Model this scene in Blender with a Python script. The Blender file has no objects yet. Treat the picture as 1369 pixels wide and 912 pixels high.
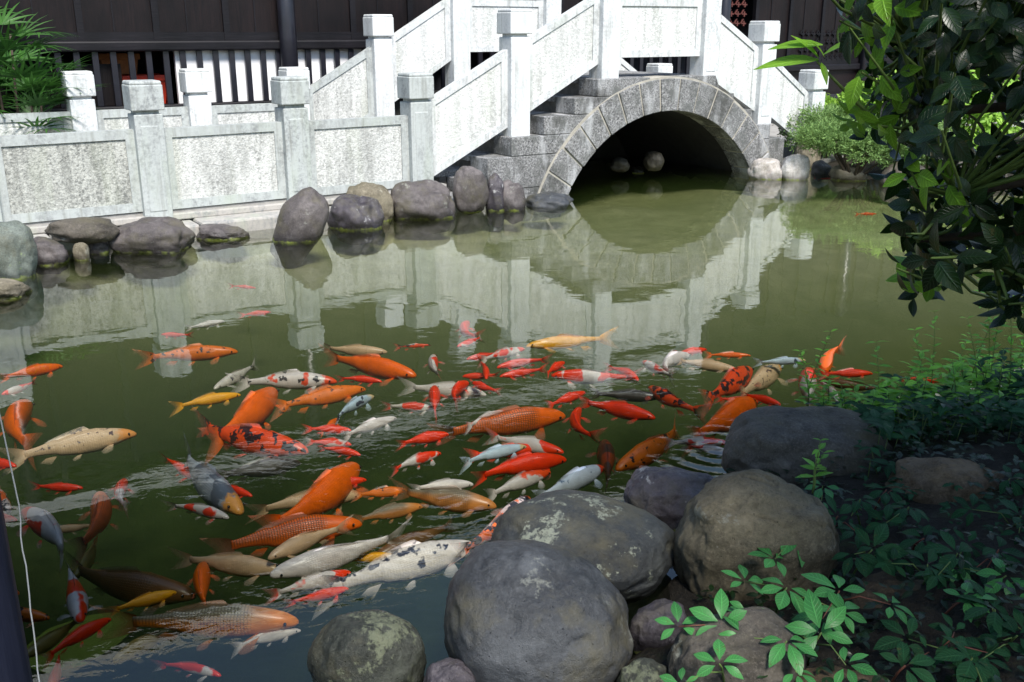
import bpy, bmesh, math, random
from mathutils import Vector, Matrix, noise, Euler
R = math.radians
sc = bpy.context.scene
COL = sc.collection
random.seed(7)

# ------------------------------------------------------------------ camera
PW, PH, FPX, PITCH, CH = 1369.0, 912.0, 1310.0, R(17.6), 1.65
def ray(x, y):
    a = (x - PW/2)/FPX; b = -(y - PH/2)/FPX
    return Vector((a, math.cos(PITCH) + b*math.sin(PITCH), -math.sin(PITCH) + b*math.cos(PITCH)))
def at(x, y, z=0.0):
    d = ray(x, y); t = (z - CH)/d.z
    return Vector((d.x*t, d.y*t, z))
def atd(x, y, dist):
    return Vector((0, 0, CH)) + ray(x, y).normalized()*dist
def proj(P):
    v = Vector(P) - Vector((0, 0, CH))
    w = v.y*math.cos(PITCH) - v.z*math.sin(PITCH)
    u = v.y*math.sin(PITCH) + v.z*math.cos(PITCH)
    return PW/2 + FPX*v.x/w, PH/2 - FPX*u/w
cam = bpy.data.cameras.new('camera'); cam.sensor_width = 36; cam.lens = FPX/PW*36
cam.clip_start = 0.05; cam.clip_end = 2000
co = bpy.data.objects.new('camera', cam); COL.objects.link(co)
co.location = (0, 0, CH); co.rotation_euler = (math.pi/2 - PITCH, 0, 0); sc.camera = co

# bridge frame: s along the balustrade, t away from the pond, z up
BA = math.atan(.65); UX, UY = math.cos(BA), math.sin(BA); OX, OY = -.92, 9.63
def W(s, t, z=0.0):
    return Vector((OX + s*UX - t*UY, OY + s*UY + t*UX, z))
def ST(p):
    dx, dy = p[0]-OX, p[1]-OY
    return dx*UX + dy*UY, -dx*UY + dy*UX

# ------------------------------------------------------------------ tagging
def tag(o, label=None, cat=None, group=None, kind=None):
    if label: o['label'] = label
    if cat: o['category'] = cat
    if group: o['group'] = group
    if kind: o['kind'] = kind
    return o
def empty(name, loc=(0, 0, 0), rz=0.0):
    o = bpy.data.objects.new(name, None); o.empty_display_size = .1
    o.location = loc; o.rotation_euler = (0, 0, rz); COL.objects.link(o); return o

class MB:
    def __init__(s): s.v = []; s.f = []; s.m = []; s.sm = []; s.a = []
    def add(s, vs, fs, m=0, smooth=False, att=None):
        b = len(s.v); s.v += [tuple(v) for v in vs]; s.a += att or [(0, 0, 0)]*len(vs)
        for f in fs: s.f.append([i + b for i in f]); s.m.append(m); s.sm.append(smooth)
    def box(s, x0, x1, y0, y1, z0, z1, m=0):
        s.add([(x0,y0,z0),(x1,y0,z0),(x1,y1,z0),(x0,y1,z0),(x0,y0,z1),(x1,y0,z1),(x1,y1,z1),(x0,y1,z1)],
              [(0,3,2,1),(4,5,6,7),(0,1,5,4),(1,2,6,5),(2,3,7,6),(3,0,4,7)], m)
    def prism(s, pts, y0, y1, m=0):   # pts: (s,z) outline, counter-clockwise seen from -y
        n = len(pts)
        s.add([(p[0], y0, p[1]) for p in pts] + [(p[0], y1, p[1]) for p in pts],
              [list(range(n)), list(range(2*n-1, n-1, -1))] + [(i, i+n, (i+1) % n + n, (i+1) % n) for i in range(n)], m)
    def tube(s, pts, rad, n=6, m=0, cap=True):
        pts = [Vector(p) for p in pts]; k = len(pts)
        if not hasattr(rad, '__len__'): rad = [rad]*k
        vs = []; up = Vector((0, 0, 1))
        for i, p in enumerate(pts):
            d = (pts[min(i+1, k-1)] - pts[max(i-1, 0)]).normalized()
            a = d.cross(up if abs(d.z) < .95 else Vector((1, 0, 0))).normalized(); b = d.cross(a)
            for j in range(n):
                t = 2*math.pi*j/n
                vs.append(p + (a*math.cos(t) + b*math.sin(t))*rad[i])
        fs = [(i*n + j, i*n + (j+1) % n, (i+1)*n + (j+1) % n, (i+1)*n + j) for i in range(k-1) for j in range(n)]
        if cap: fs += [list(range(n))[::-1], [(k-1)*n + j for j in range(n)]]
        s.add(vs, fs, m, True)
    def leaf(s, base, d, nrm, L, Wd, droop=.25, fold=.25, m=0, seg=4, shape=1.0):
        d = Vector(d).normalized(); nrm = Vector(nrm); side = d.cross(nrm)
        if side.length < 1e-4: side = d.cross(Vector((.3, .5, .8)))
        side.normalize(); nn = side.cross(d).normalized(); base = Vector(base)
        vs = []; att = []
        for i in range(seg + 1):
            u = i/seg; att += [(1, u, 1), (0, u, 1), (1, u, 1)]
            c = base + d*(L*u) - nn*(droop*L*u*u)
            w = Wd*.5*math.sin(math.pi*min(1, (u*.97 + .015))**(.8*shape))
            w = max(w, Wd*.03)
            vs += [c + side*w + nn*(fold*w), c, c - side*w + nn*(fold*w)]
        fs = []
        for i in range(seg):
            b = i*3
            fs += [(b, b+1, b+4, b+3), (b+1, b+2, b+5, b+4)]
        s.add(vs, fs, m, True, att)
    def build(s, name, mats, parent=None, loc=None, bevel=0.0, normals=False, rz=0.0):
        me = bpy.data.meshes.new(name); me.from_pydata(s.v, [], s.f)
        if not isinstance(mats, (list, tuple)): mats = [mats]
        for x in mats: me.materials.append(x)
        me.polygons.foreach_set('material_index', s.m); me.polygons.foreach_set('use_smooth', s.sm)
        if bevel or normals:
            bm = bmesh.new(); bm.from_mesh(me); bmesh.ops.recalc_face_normals(bm, faces=bm.faces); bm.to_mesh(me); bm.free()
        if any(q[2] for q in s.a[:400]) or any(q[2] for q in s.a[-400:]):
            at_ = me.attributes.new('leafco', 'FLOAT_VECTOR', 'POINT'); at_.data.foreach_set('vector', [x for q in s.a for x in q])
        me.update(); o = bpy.data.objects.new(name, me); COL.objects.link(o)
        if parent: o.parent = parent
        if loc is not None: o.location = loc
        if rz: o.rotation_euler = (0, 0, rz)
        if bevel:
            b = o.modifiers.new('bevel', 'BEVEL'); b.width = bevel; b.segments = 2; b.limit_method = 'ANGLE'; b.angle_limit = R(40)
        return o
def copy_tree(o, parent=None):
    c = o.copy(); COL.objects.link(c); c.parent = parent
    for ch in list(o.children): copy_tree(ch, c)
    return c

# ------------------------------------------------------------------ materials
class NT:
    def __init__(s, name):
        s.m = bpy.data.materials.new(name); s.m.use_nodes = True
        s.t = s.m.node_tree; s.n = s.t.nodes; s.n.clear()
        s.out = s.n.new('ShaderNodeOutputMaterial')
    def node(s, typ, ins=None, **kw):
        nd = s.n.new('ShaderNode' + typ)
        for k, v in kw.items(): setattr(nd, k, v)
        for k, v in (ins or {}).items(): s.set(nd.inputs[k], v)
        return nd
    def set(s, sock, v):
        if isinstance(v, bpy.types.NodeSocket): s.t.links.new(v, sock)
        elif isinstance(v, bpy.types.Node): s.t.links.new(v.outputs[0], sock)
        else:
            if sock.type == 'RGBA' and hasattr(v, '__len__') and len(v) == 3: v = (*v, 1)
            sock.default_value = v
    def coords(s, scale=(1, 1, 1), kind='Object', loc=None):
        tc = s.node('TexCoord')
        mp = s.node('Mapping', {'Vector': tc.outputs[kind]}); mp.inputs['Scale'].default_value = scale
        if loc is not None: s.set(mp.inputs['Location'], loc)
        return mp.outputs[0]
    def noise(s, vec, scale, detail=4, rough=.6, w=None, dist=0.0):
        nd = s.node('TexNoise', {'Scale': scale, 'Detail': detail, 'Roughness': rough, 'Distortion': dist})
        if w is not None: nd.noise_dimensions = '4D'; s.set(nd.inputs['W'], w)
        s.set(nd.inputs['Vector'], vec); return nd.outputs['Fac']
    def voro(s, vec, scale, feature='F1', rand=1.0):
        nd = s.node('TexVoronoi', {'Vector': vec, 'Scale': scale, 'Randomness': rand}, feature=feature); return nd.outputs['Distance']
    def ramp(s, fac, lo, hi, a=0.0, b=1.0):
        nd = s.node('MapRange', {'Value': fac, 'From Min': lo, 'From Max': hi, 'To Min': a, 'To Max': b}); return nd.outputs[0]
    def mix(s, fac, a, b, blend='MIX'):
        nd = s.node('Mix', data_type='RGBA', blend_type=blend)
        s.set(nd.inputs[0], fac); s.set(nd.inputs[6], a); s.set(nd.inputs[7], b); return nd.outputs[2]
    def math(s, op, a, b=0.0):
        nd = s.node('Math', {0: a, 1: b}, operation=op); return nd.outputs[0]
    def bump(s, h, strength=.3, dist=.01):
        return s.node('Bump', {'Height': h, 'Strength': strength, 'Distance': dist}).outputs[0]
    def pbr(s, col, rough=.6, nrm=None, spec=.5, **kw):
        p = s.node('BsdfPrincipled', {'Base Color': col, 'Roughness': rough, 'Specular IOR Level': spec})
        if nrm is not None: s.set(p.inputs['Normal'], nrm)
        for k, v in kw.items(): s.set(p.inputs[k.replace('_', ' ')], v)
        return p.outputs[0]
    def done(s, surf=None, vol=None):
        if surf is not None: s.set(s.out.inputs[0], surf)
        if vol is not None: s.set(s.out.inputs[1], vol)
        return s.m

def rgb(r, g, b):
    f = lambda c: (c/255/12.92) if c/255 <= .04045 else ((c/255 + .055)/1.055)**2.4
    return (f(r), f(g), f(b))

def m_marble(name, dirt, tint=(.78, .79, .77)):
    t = NT(name); v = t.coords(); vs = t.coords((1, 1, .35))
    big = t.noise(vs, 2.2, 4, .6); fine = t.noise(v, 34, 5, .7); mid = t.noise(vs, 11, 5, .65)
    m1 = t.math('MULTIPLY', t.ramp(t.math('ADD', t.math('MULTIPLY', fine, .55), t.math('MULTIPLY', mid, .45)), .47, .62), t.ramp(big, .3, .62, .15, 1))
    c = t.mix(t.math('MULTIPLY', m1, dirt), tint, (.19, .20, .205))
    rain = t.math('MULTIPLY', t.ramp(t.noise(t.coords((1, 1, .05)), 18, 4, .7), .50, .66), t.ramp(t.noise(v, 3, 3, .6), .35, .6)); c = t.mix(t.math('MULTIPLY', rain, min(1, dirt*.9)), c, (.26, .27, .25))
    grn = t.ramp(t.noise(t.coords((1, 1, .2)), 5, 3, .6), .52, .72, 0, .35*min(1, dirt))
    c = t.mix(grn, c, (.36, .42, .30))
    b = t.bump(fine, .5, .006)
    return t.done(t.pbr(c, .75, b, .3))
def m_field(name, dirt):       # the pitted, lichen-stained field of a panel
    t = NT(name); v = t.coords(); vs = t.coords((1, 1, .3))
    pits = t.voro(t.coords((1, 1, 1)), 60); fine = t.noise(v, 48, 6, .75); mid = t.noise(v, 11, 6, .75, dist=2.2); big = t.noise(vs, 2.4, 3, .6)
    vein = t.math('SUBTRACT', 1, t.ramp(t.math('ABSOLUTE', t.math('SUBTRACT', mid, .5)), .0, .05))
    streak = t.noise(t.coords((1, 1, .08)), 14, 4, .6)
    m1 = t.math('MULTIPLY', t.ramp(t.math('ADD', t.math('MULTIPLY', fine, .6), t.math('MULTIPLY', streak, .4)), .46, .6), t.ramp(big, .32, .6, .25, 1))
    m2 = t.math('MULTIPLY', vein, t.ramp(fine, .4, .6))
    c = t.mix(t.math('MULTIPLY', m1, dirt), (.72-.25*max(0, dirt-.5)*2, .73-.25*max(0, dirt-.5)*2, .71-.27*max(0, dirt-.5)*2), (.13, .135, .125))
    c = t.mix(t.math('MULTIPLY', m2, dirt*.9), c, (.09, .095, .095))
    c = t.mix(t.math('MULTIPLY', t.ramp(t.noise(t.coords((1, 1, .22)), 5, 6, .75), .46, .62), .55*dirt), c, (.15, .155, .145))
    c = t.mix(t.ramp(t.noise(t.coords((1, 1, .12)), 4, 3), .54, .74, 0, .4*dirt), c, (.28, .33, .20))
    b = t.bump(t.math('ADD', fine, t.math('MULTIPLY', pits, .6)), .7, .008)
    return t.done(t.pbr(c, .85, b, .2))
def m_granite():
    t = NT('granite'); v = t.coords(); fine = t.noise(v, 55, 5, .85); mid = t.noise(v, 7, 6, .75); st = t.noise(t.coords((1, 1, .25)), 5, 4, .6)
    blk = t.node('TexVoronoi', {'Vector': v, 'Scale': 1.6}).outputs['Color']
    c = t.mix(t.ramp(fine, .40, .60), (.045, .045, .048), (.42, .42, .42))
    c = t.mix(t.ramp(mid, .45, .62), c, (.13, .135, .13))
    c = t.mix(t.ramp(st, .52, .66, 0, .7), c, (.52, .53, .54))
    c = t.mix(t.ramp(t.noise(v, 2.2, 4, .7), .50, .64, 0, .65), c, (.05, .05, .046))
    return t.done(t.pbr(c, .8, t.bump(t.math('ADD', fine, mid), .7, .014), .3))
def m_simple(name, col, rough=.6, var=.25, scale=12, spec=.4, bump=.3):
    t = NT(name); n = t.noise(t.coords(), scale, 5, .65)
    c = t.mix(t.ramp(n, .3, .7), tuple(x*(1-var) for x in col), tuple(min(1, x*(1+var)) for x in col))
    return t.done(t.pbr(c, rough, t.bump(n, bump, .01), spec))
def m_wood(name, a, b, ax='z', rough=.5):
    t = NT(name); sc_ = {'z': (14, 14, .8), 'x': (.8, 14, 14)}[ax]
    g = t.noise(t.coords(sc_), 3.5, 6, .7); g2 = t.noise(t.coords((.8, .8, .5)), 3, 4, .6)
    c = t.mix(t.ramp(g, .32, .68), a, b); c = t.mix(t.ramp(g2, .42, .68, 0, .75), c, tuple(x*.45 for x in a))
    return t.done(t.pbr(c, rough, t.bump(g, .5, .006), .25))
def m_rock(name, a, b, lichen=(.42, .44, .38), lam=.5, seedw=0.0, rough=.6, crack=0.0, algae=True, spec=.35, lth=.60, spk=.62):
    t = NT(name); oi = t.node('ObjectInfo').outputs['Random']; w = t.math('MULTIPLY', oi, 40.0)
    v = t.coords((1, 1, 1)); g = t.node('NewGeometry').outputs['Position']
    big = t.noise(v, 2.6, 5, .6, w=w); mid = t.noise(v, 12, 6, .7, w=w); fine = t.noise(v, 110, 6, .8, w=w); pit = t.voro(v, 55)
    c = t.mix(t.ramp(t.math('ADD', t.math('MULTIPLY', big, .6), t.math('MULTIPLY', mid, .4)), .38, .62), a, b)
    c = t.mix(t.ramp(fine, .52, .72, 0, spk), c, tuple(min(1, x*1.9) for x in b)); c = t.mix(t.ramp(fine, .47, .34, 0, spk), c, tuple(x*.4 for x in a)); c = t.mix(t.math('MULTIPLY', t.ramp(pit, .12, .05), t.ramp(big, .45, .6)), c, tuple(x*.3 for x in a))
    c = t.mix(t.ramp(mid, .50, .66, 0, .65), c, tuple(x*.55 for x in a))
    st_ = t.noise(v, 3.5, 5, .7, w=t.math('ADD', w, 11.0)); c = t.mix(t.ramp(st_, .50, .66, 0, .6), c, (.105, .095, .055)); c = t.mix(t.ramp(st_, .46, .34, 0, .55), c, tuple(min(1, x*1.7) for x in b))
    lm = t.math('MULTIPLY', t.ramp(t.noise(v, 7, 6, .75, w=t.math('ADD', w, 5.0)), lth, lth+.04), t.ramp(t.noise(v, 45, 3, .7, w=w), .40, .50))
    c = t.mix(t.math('MULTIPLY', lm, lam), c, lichen)
    spots = t.ramp(t.voro(g, 16), .0, .06, 1, 0)
    c = t.mix(t.math('MULTIPLY', spots, t.ramp(mid, .45, .6, 0, .5)), c, (.5, .5, .48))
    h = t.math('ADD', t.math('MULTIPLY', mid, .8), t.math('MULTIPLY', fine, .45)); h = t.math('SUBTRACT', h, t.math('MULTIPLY', t.ramp(pit, .14, .03), .3))
    if crack:
        cr = t.node('TexVoronoi', {'Vector': t.node('Mix', data_type='VECTOR', **{}).outputs[1], 'Scale': 2.6}, feature='DISTANCE_TO_EDGE')
        mv = cr.inputs['Vector'].links[0].from_node; t.set(mv.inputs[0], .30); t.set(mv.inputs[4], v)
        nc = t.node('TexNoise', {'Vector': v, 'Scale': 5.0}); t.set(mv.inputs[5], nc.outputs['Color'])
        e = t.math('MULTIPLY', t.ramp(cr.outputs['Distance'], 0, .022, 1, 0), t.ramp(big, .42, .55))
        c = t.mix(t.math('MULTIPLY', e, crack), c, (.035, .03, .022)); h = t.math('SUBTRACT', h, t.math('MULTIPLY', e, 1.5))
    rr = t.ramp(mid, .3, .7, rough - .12, rough + .15)
    if algae:
        z = t.node('SeparateXYZ', {0: g}).outputs[2]
        zz = t.math('ADD', z, t.math('MULTIPLY', t.math('SUBTRACT', mid, .5), .09))
        wet = t.ramp(zz, .02, .085, 1, 0)
        c = t.mix(t.math('MULTIPLY', wet, .75), c, tuple(x*.3 for x in a))
        rr = t.ramp(wet, 0, 1, rough, .18)
        al = t.math('MULTIPLY', t.ramp(zz, .022, .010), t.ramp(zz, -.035, -.01, 0, 1))
        al = t.math('MULTIPLY', t.ramp(zz, -.03, -.012), t.ramp(zz, .006, .016, 1, 0))
        al = t.math('MULTIPLY', al, t.ramp(t.noise(v, 9, 3, .6, w=t.math('ADD', w, 3.0)), .40, .58)); c = t.mix(t.math('MULTIPLY', al, .75), c, (.20, .24, .04))
    return t.done(t.pbr(c, rr, t.bump(h, .75, .016), spec))
def m_leaf(name, a, b, trans=.35, rough=.35, spec=.5, tcol=None, veins=0.0):
    t = NT(name); n = t.noise(t.coords((1, 1, 1)), 9, 3, .6)
    rnd = t.node('NewGeometry').outputs['Random Per Island']
    c = t.mix(t.ramp(t.math('ADD', t.math('MULTIPLY', n, .5), t.math('MULTIPLY', rnd, .5)), .25, .75), a, b)
    lc = t.node('SeparateXYZ', {0: t.node('Attribute', attribute_name='leafco').outputs['Vector']})
    ph = t.math('SUBTRACT', t.math('MULTIPLY', lc.outputs[1], 52.0), t.math('MULTIPLY', lc.outputs[0], 11.0))
    vn = t.math('MAXIMUM', t.ramp(t.math('SINE', ph), .72, 1.0), t.ramp(lc.outputs[0], .14, .03))
    vn = t.math('MULTIPLY', vn, lc.outputs[2])
    c = t.mix(t.math('MULTIPLY', vn, .38), c, tuple(min(1, x*2.2+.01) for x in b))
    spots = t.ramp(t.noise(t.coords(), 60, 3, .6), .64, .70, 0, .5); c = t.mix(spots, c, (.10, .075, .02))
    p = t.pbr(c, rough, t.bump(t.math('MULTIPLY', vn, -1.0), .5, .003), spec)
    tc = t.node('BsdfTranslucent', {'Color': t.mix(.35, c, tcol or tuple(min(1, x*2.4) for x in b))})
    mx = t.node('MixShader', {0: trans, 1: p, 2: tc.outputs[0]})
    return t.done(mx.outputs[0])

# ---- koi skins: object x runs along the body (nose +), z up; unit = metres
KOI = {}
WHITE, CREAM, RED, ORANGE, YELLOW, BLACK = (.66, .59, .54), (.60, .40, .23), (.85, .038, .002), (.88, .135, .002), (.82, .37, .01), (.012, .012, .016)
def m_koi(name, base, patch=None, amt=.5, patch2=None, amt2=.6, head=None, back=None, net=0.0, scale=7.0, wet=.3):
    t = NT('koi_skin_' + name)
    w = t.math('MULTIPLY', t.node('ObjectInfo').outputs['Random'], 60.0)
    v = t.coords(); xyz = t.node('SeparateXYZ', {0: v})
    at_ = t.node('Attribute', attribute_name='body').outputs['Vector']   # u along body, v up the body, fin amount
    bx = t.node('SeparateXYZ', {0: at_}); U, V, FN = bx.outputs[0], bx.outputs[1], bx.outputs[2]
    n0 = t.noise(v, 30, 4, .6, w=w)
    c = t.mix(t.ramp(n0, .3, .7), tuple(x*.86 for x in base), tuple(min(1, x*1.12) for x in base))
    if base[0] > .5 and base != WHITE: c = t.mix(t.ramp(V, -.9, -.1, .55, 0), c, tuple(min(1, x*1.1 + .06) for x in base))
    if patch is not None:
        pn = t.noise(v, scale, 3, .5, w=w); up = t.ramp(V, -.6, .2, .09, 0)
        c = t.mix(t.ramp(t.math('SUBTRACT', pn, up), .5 + (.5-amt)*.35 - .012, .5 + (.5-amt)*.35 + .012), c, patch)
    if back is not None:
        c = t.mix(t.math('MULTIPLY', t.ramp(V, .15, .8), t.ramp(U, .10, .28)), c, back)
    if patch2 is not None:
        pn = t.noise(v, scale*2.4, 3, .55, w=t.math('ADD', w, 9.0)); up = t.ramp(V, -.6, .3, .14, 0)
        c = t.mix(t.ramp(t.math('SUBTRACT', pn, up), amt2 - .01, amt2 + .02), c, patch2)
    if head is not None: c = t.mix(t.ramp(t.math('ADD', U, t.math('MULTIPLY', t.math('SUBTRACT', n0, .5), .25)), .10, .135, 1, 0), c, head)
    comb = t.node('CombineXYZ', {0: t.math('MULTIPLY', U, 62.0), 1: t.math('MULTIPLY', V, 8.5), 2: 0.0})
    vo = t.node('TexVoronoi', {'Vector': comb.outputs[0], 'Scale': 1.0, 'Randomness': .25}, voronoi_dimensions='2D', feature='DISTANCE_TO_EDGE').outputs['Distance']
    sc_ = t.math('MULTIPLY', t.ramp(vo, .02, .30, 1, 0), t.ramp(U, .2, .25))
    if net: c = t.mix(t.math('MULTIPLY', t.math('MULTIPLY', sc_, net), t.ramp(V, -.5, .1)), c, (.06, .04, .02))
    else: c = t.mix(t.math('MULTIPLY', sc_, .10), c, tuple(x*.45 for x in base))
    c = t.mix(t.ramp(FN, .25, 1, 0, .55), c, tuple(.6*x + .22 for x in base) if base != BLACK and base[0] > .1 else (.06, .06, .06))
    rays = t.math('SINE', t.math('MULTIPLY', t.node('Attribute', attribute_name='rays').outputs['Fac'], 90.0))
    c = t.mix(t.math('MULTIPLY', t.ramp(rays, .3, 1, 0, .35), FN), c, tuple(x*.5 for x in base))
    p = t.pbr(c, .34, t.bump(sc_, .3, .003), .5)
    tr = t.node('BsdfTransparent')
    mx = t.node('MixShader', {0: t.ramp(FN, .05, 1, 0, .80), 1: p, 2: tr.outputs[0]})
    KOI[name] = t.done(mx.outputs[0]); return KOI[name]
m_koi('red', RED)
m_koi('red_white', WHITE, RED, .55, head=RED)
m_koi('white_red', WHITE, RED, .42)
m_koi('orange', ORANGE)
m_koi('orange_black', (.78, .17, .01), patch2=BLACK, amt2=.60, scale=14)
m_koi('red_black', (.76, .07, .01), patch2=BLACK, amt2=.50, scale=10)
m_koi('orange_net', (.80, .13, .006), net=.9)
m_koi('gold_net', (.82, .24, .01), back=(.22, .20, .13), net=.75, patch2=(.05, .04, .02), amt2=.68)
m_koi('tan_net', (.60, .22, .05), back=(.25, .20, .13), net=.7)
m_koi('yellow', YELLOW)
m_koi('white', WHITE)
m_koi('cream', CREAM)
m_koi('white_black', WHITE, patch2=(.02, .025, .05), amt2=.545, scale=6)
m_koi('cream_spots', (.66, .46, .28), patch2=(.09, .05, .05), amt2=.60, head=(.72, .30, .08), scale=17)
m_koi('sanke', WHITE, (.80, .07, .01), .30, patch2=BLACK, amt2=.57, scale=9, head=(.80, .07, .01))
m_koi('tricolour', (.62, .50, .45), (.70, .12, .015), .60, patch2=BLACK, amt2=.51, scale=13)
m_koi('black', (.035, .03, .028), net=.3)
m_koi('brown', (.16, .065, .018), net=.5)
m_koi('brown_red', (.30, .05, .015), (.05, .03, .02), .55)
m_koi('blue_grey', (.30, .34, .38), (.10, .12, .15), .45, head=(.75, .32, .06), net=.4)
m_koi('pale_blue', (.45, .56, .62), patch2=(.05, .06, .09), amt2=.60, head=(.65, .5, .25))
m_koi('white_red_head', (.60, .66, .72), patch2=(.10, .16, .24), amt2=.66, head=(.78, .05, .01))
m_koi('olive', (.30, .22, .05))
t_ = NT('koi_eye'); M_EYE = t_.done(t_.pbr((.01, .01, .01), .15))

PROF = [(0, .010, .012), (.015, .026, .030), (.05, .043, .046), (.10, .060, .060), (.17, .080, .074), (.25, .098, .085), (.35, .119, .093),
        (.46, .120, .089), (.58, .104, .076), (.70, .080, .057), (.80, .058, .040), (.89, .044, .027), (.96, .040, .018), (1.0, .042, .013)]
def koi_mesh(L, bend, seed, mat, spread=1.0, fat=1.0):
    rnd = random.Random(seed)
    BL = .80                       # body share of the length, the rest is tail fin
    N = 26; M = 16
    def prof(u):
        for i in range(len(PROF)-1):
            if u <= PROF[i+1][0]:
                a, b = PROF[i], PROF[i+1]; k = (u-a[0])/(b[0]-a[0]); return a[1]+(b[1]-a[1])*k, a[2]+(b[2]-a[2])*k
        return PROF[-1][1:]
    # spine: heading changes smoothly towards the tail
    K = 60; path = []; x = y = 0.0; ang = 0.0
    for i in range(K+1):
        u = i/K
        path.append((x, y, ang)); ang = bend*(max(0, u-.12)**1.5)*1.6
        x -= math.cos(ang)*L/K; y -= math.sin(ang)*L/K
    mx = path[K//2][0]; my = (path[0][1] + path[K][1])/2
    # turn so that nose-tail line is the x axis
    dx, dy = path[0][0]-path[K][0], path[0][1]-path[K][1]; ta = math.atan2(dy, dx); ca, sa = math.cos(-ta), math.sin(-ta)
    cx0, cy0 = (path[0][0]+path[K][0])/2, (path[0][1]+path[K][1])/2
    span = math.hypot(dx, dy)
    def sp(uL):                    # uL: 0 nose .. 1 tail tip
        f = max(0, min(.9999, uL))*K; i = int(f); k = f-i; a, b = path[i], path[min(K, i+1)]
        px, py, an = a[0]+(b[0]-a[0])*k, a[1]+(b[1]-a[1])*k, a[2]+(b[2]-a[2])*k
        px -= cx0; py -= cy0; rx, ry = px*ca - py*sa, px*sa + py*ca; an = an - ta
        return Vector((rx, ry, 0)), Vector((math.cos(an), math.sin(an), 0)), Vector((-math.sin(an), math.cos(an), 0))
    vs = []; fs = []; at = []; ry_ = []; mi = []
    us = [i/N for i in range(N+1)]; us = [u**1.25 if u < .3 else u for u in us]; us.sort()
    for u in us:
        c, f, s = sp(u*BL); h, w = prof(u); h *= fat; w *= fat
        for j in range(M):
            a = 2*math.pi*j/M; ss, cz = math.sin(a), math.cos(a)
            wz = w*(1 - .12*max(0, cz)) * (abs(ss)**.9 if ss else 0)*(1 if ss > 0 else -1)
            zz = h*cz*(1.0 if cz > 0 else .92) + (.012 if u > .7 else 0)
            if u < .08: zz -= .012*(1-u/.08)
            vs.append(c + s*(wz*L) + Vector((0, 0, zz*L))); at.append((u*BL, cz, 0)); ry_.append(0)
    for i in range(N):
        for j in range(M): fs.append((i*M+j, (i+1)*M+j, (i+1)*M+(j+1) % M, i*M+(j+1) % M)); mi.append(0)
    fs.append(tuple(range(M))); mi.append(0); fs.append(tuple(N*M+j for j in range(M))[::-1]); mi.append(0)
    def sheet(rows, atr):           # rows of points -> faces, one side
        b = len(vs); n = len(rows[0])
        for i, r_ in enumerate(rows):
            for j, p in enumerate(r_): vs.append(p); at.append(atr(i/(len(rows)-1), j/(n-1))); ry_.append(j/(n-1) if len(rows) > 1 else 0)
        for i in range(len(rows)-1):
            for j in range(n-1): fs.append((b+i*n+j, b+i*n+j+1, b+(i+1)*n+j+1, b+(i+1)*n+j)); mi.append(0)
    # tail fin
    rows = []; ph = rnd.uniform(-1, 1)
    for i in range(6):
        k = i/5; row = []
        for j in range(11):
            q = j/10*2-1
            ln = .11 + .10*abs(q)**1.1
            uL = BL - .015 + ln*k*(1.0)
            c, f, s = sp(min(.999, uL)); over = max(0, uL-.999)
            z = q*(.036 + .085*k**.85)
            row.append(c - f*(over*L) + s*(L*.012*math.sin(k*3+q*2+ph)) + Vector((0, 0, z*L + .01*L)))
        rows.append(row)
    sheet(rows, lambda a, b: (.8, .3, min(1, a*1.15)))
    # dorsal fin
    rows = []
    for i in range(4):
        k = i/3; row = []
        for j in range(10):
            q = j/9; u = .40 + .36*q; c, f, s = sp(u*BL + .05*k*BL); h, w = prof(u); h *= fat
            hh = (.030*(1-q)**.6 + .008)*.8
            row.append(c + s*(.015*L*k) + Vector((0, 0, (h*.96 + hh*k)*L)))
        rows.append(row)
    sheet(rows, lambda a, b: (.5, .9, a*.9))
    # paired fins
    def fan(u0, z0, out, back, down, ln, wd, sgn):
        c, f, s = sp(u0*BL); h, w = prof(u0)
        root = c + s*(sgn*w*.80*L*fat) + Vector((0, 0, z0*h*L*fat))
        rows = []
        for i in range(4):
            k = i/3; row = []
            for j in range(7):
                q = j/6*2-1
                d = (s*(sgn*out) - f*back + Vector((0, 0, -down))).normalized(); side = (f*.9 + s*(sgn*.3)).normalized()
                row.append(root + d*(ln*L*k*(1-.28*q*q)) + side*(q*wd*L*(.25+.75*k)*.5) + Vector((0, 0, .01*L*math.sin(k*2.5))))
            rows.append(row)
        sheet(rows, lambda a, b: (.4, 0, min(1, a*1.1)))
    for sgn in (-1, 1):
        sw = spread*rnd.uniform(.8, 1.2)
        fan(.235, -.55, .9*sw, .55, .32, .135, .085, sgn)
        fan(.52, -.80, .6*sw, .7, .35, .085, .055, sgn)
    c, f, s = sp(.74*BL); rows = []
    for i in range(3):
        k = i/2; rows.append([sp((.72+.1*q)*BL + .05*k)[0] + Vector((0, 0, (-.055 - .055*k*(1-.5*q))*L)) for q in (0, .33, .66, 1)])
    sheet(rows, lambda a, b: (.7, -.5, a))
    # eyes
    for sgn in (-1, 1):
        c, f, s = sp(.062*BL*1.15); h, w = prof(.075); e = c + s*(sgn*w*.88*L) + Vector((0, 0, .012*L)); r0 = .0085*L; b = len(vs)
        for i in range(5):
            for j in range(8):
                th = math.pi*(i+.5)/5; p = 2*math.pi*j/8
                vs.append(e + Vector((math.sin(th)*math.cos(p), math.sin(th)*math.sin(p), math.cos(th)))*r0); at.append((0, 0, 0)); ry_.append(0)
        for i in range(4):
            for j in range(8): fs.append((b+i*8+j, b+(i+1)*8+j, b+(i+1)*8+(j+1) % 8, b+i*8+(j+1) % 8)); mi.append(1)
        fs.append(tuple(b+j for j in range(8))); mi.append(1)
    me = bpy.data.meshes.new('koi'); me.from_pydata([tuple(v) for v in vs], [], fs)
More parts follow.
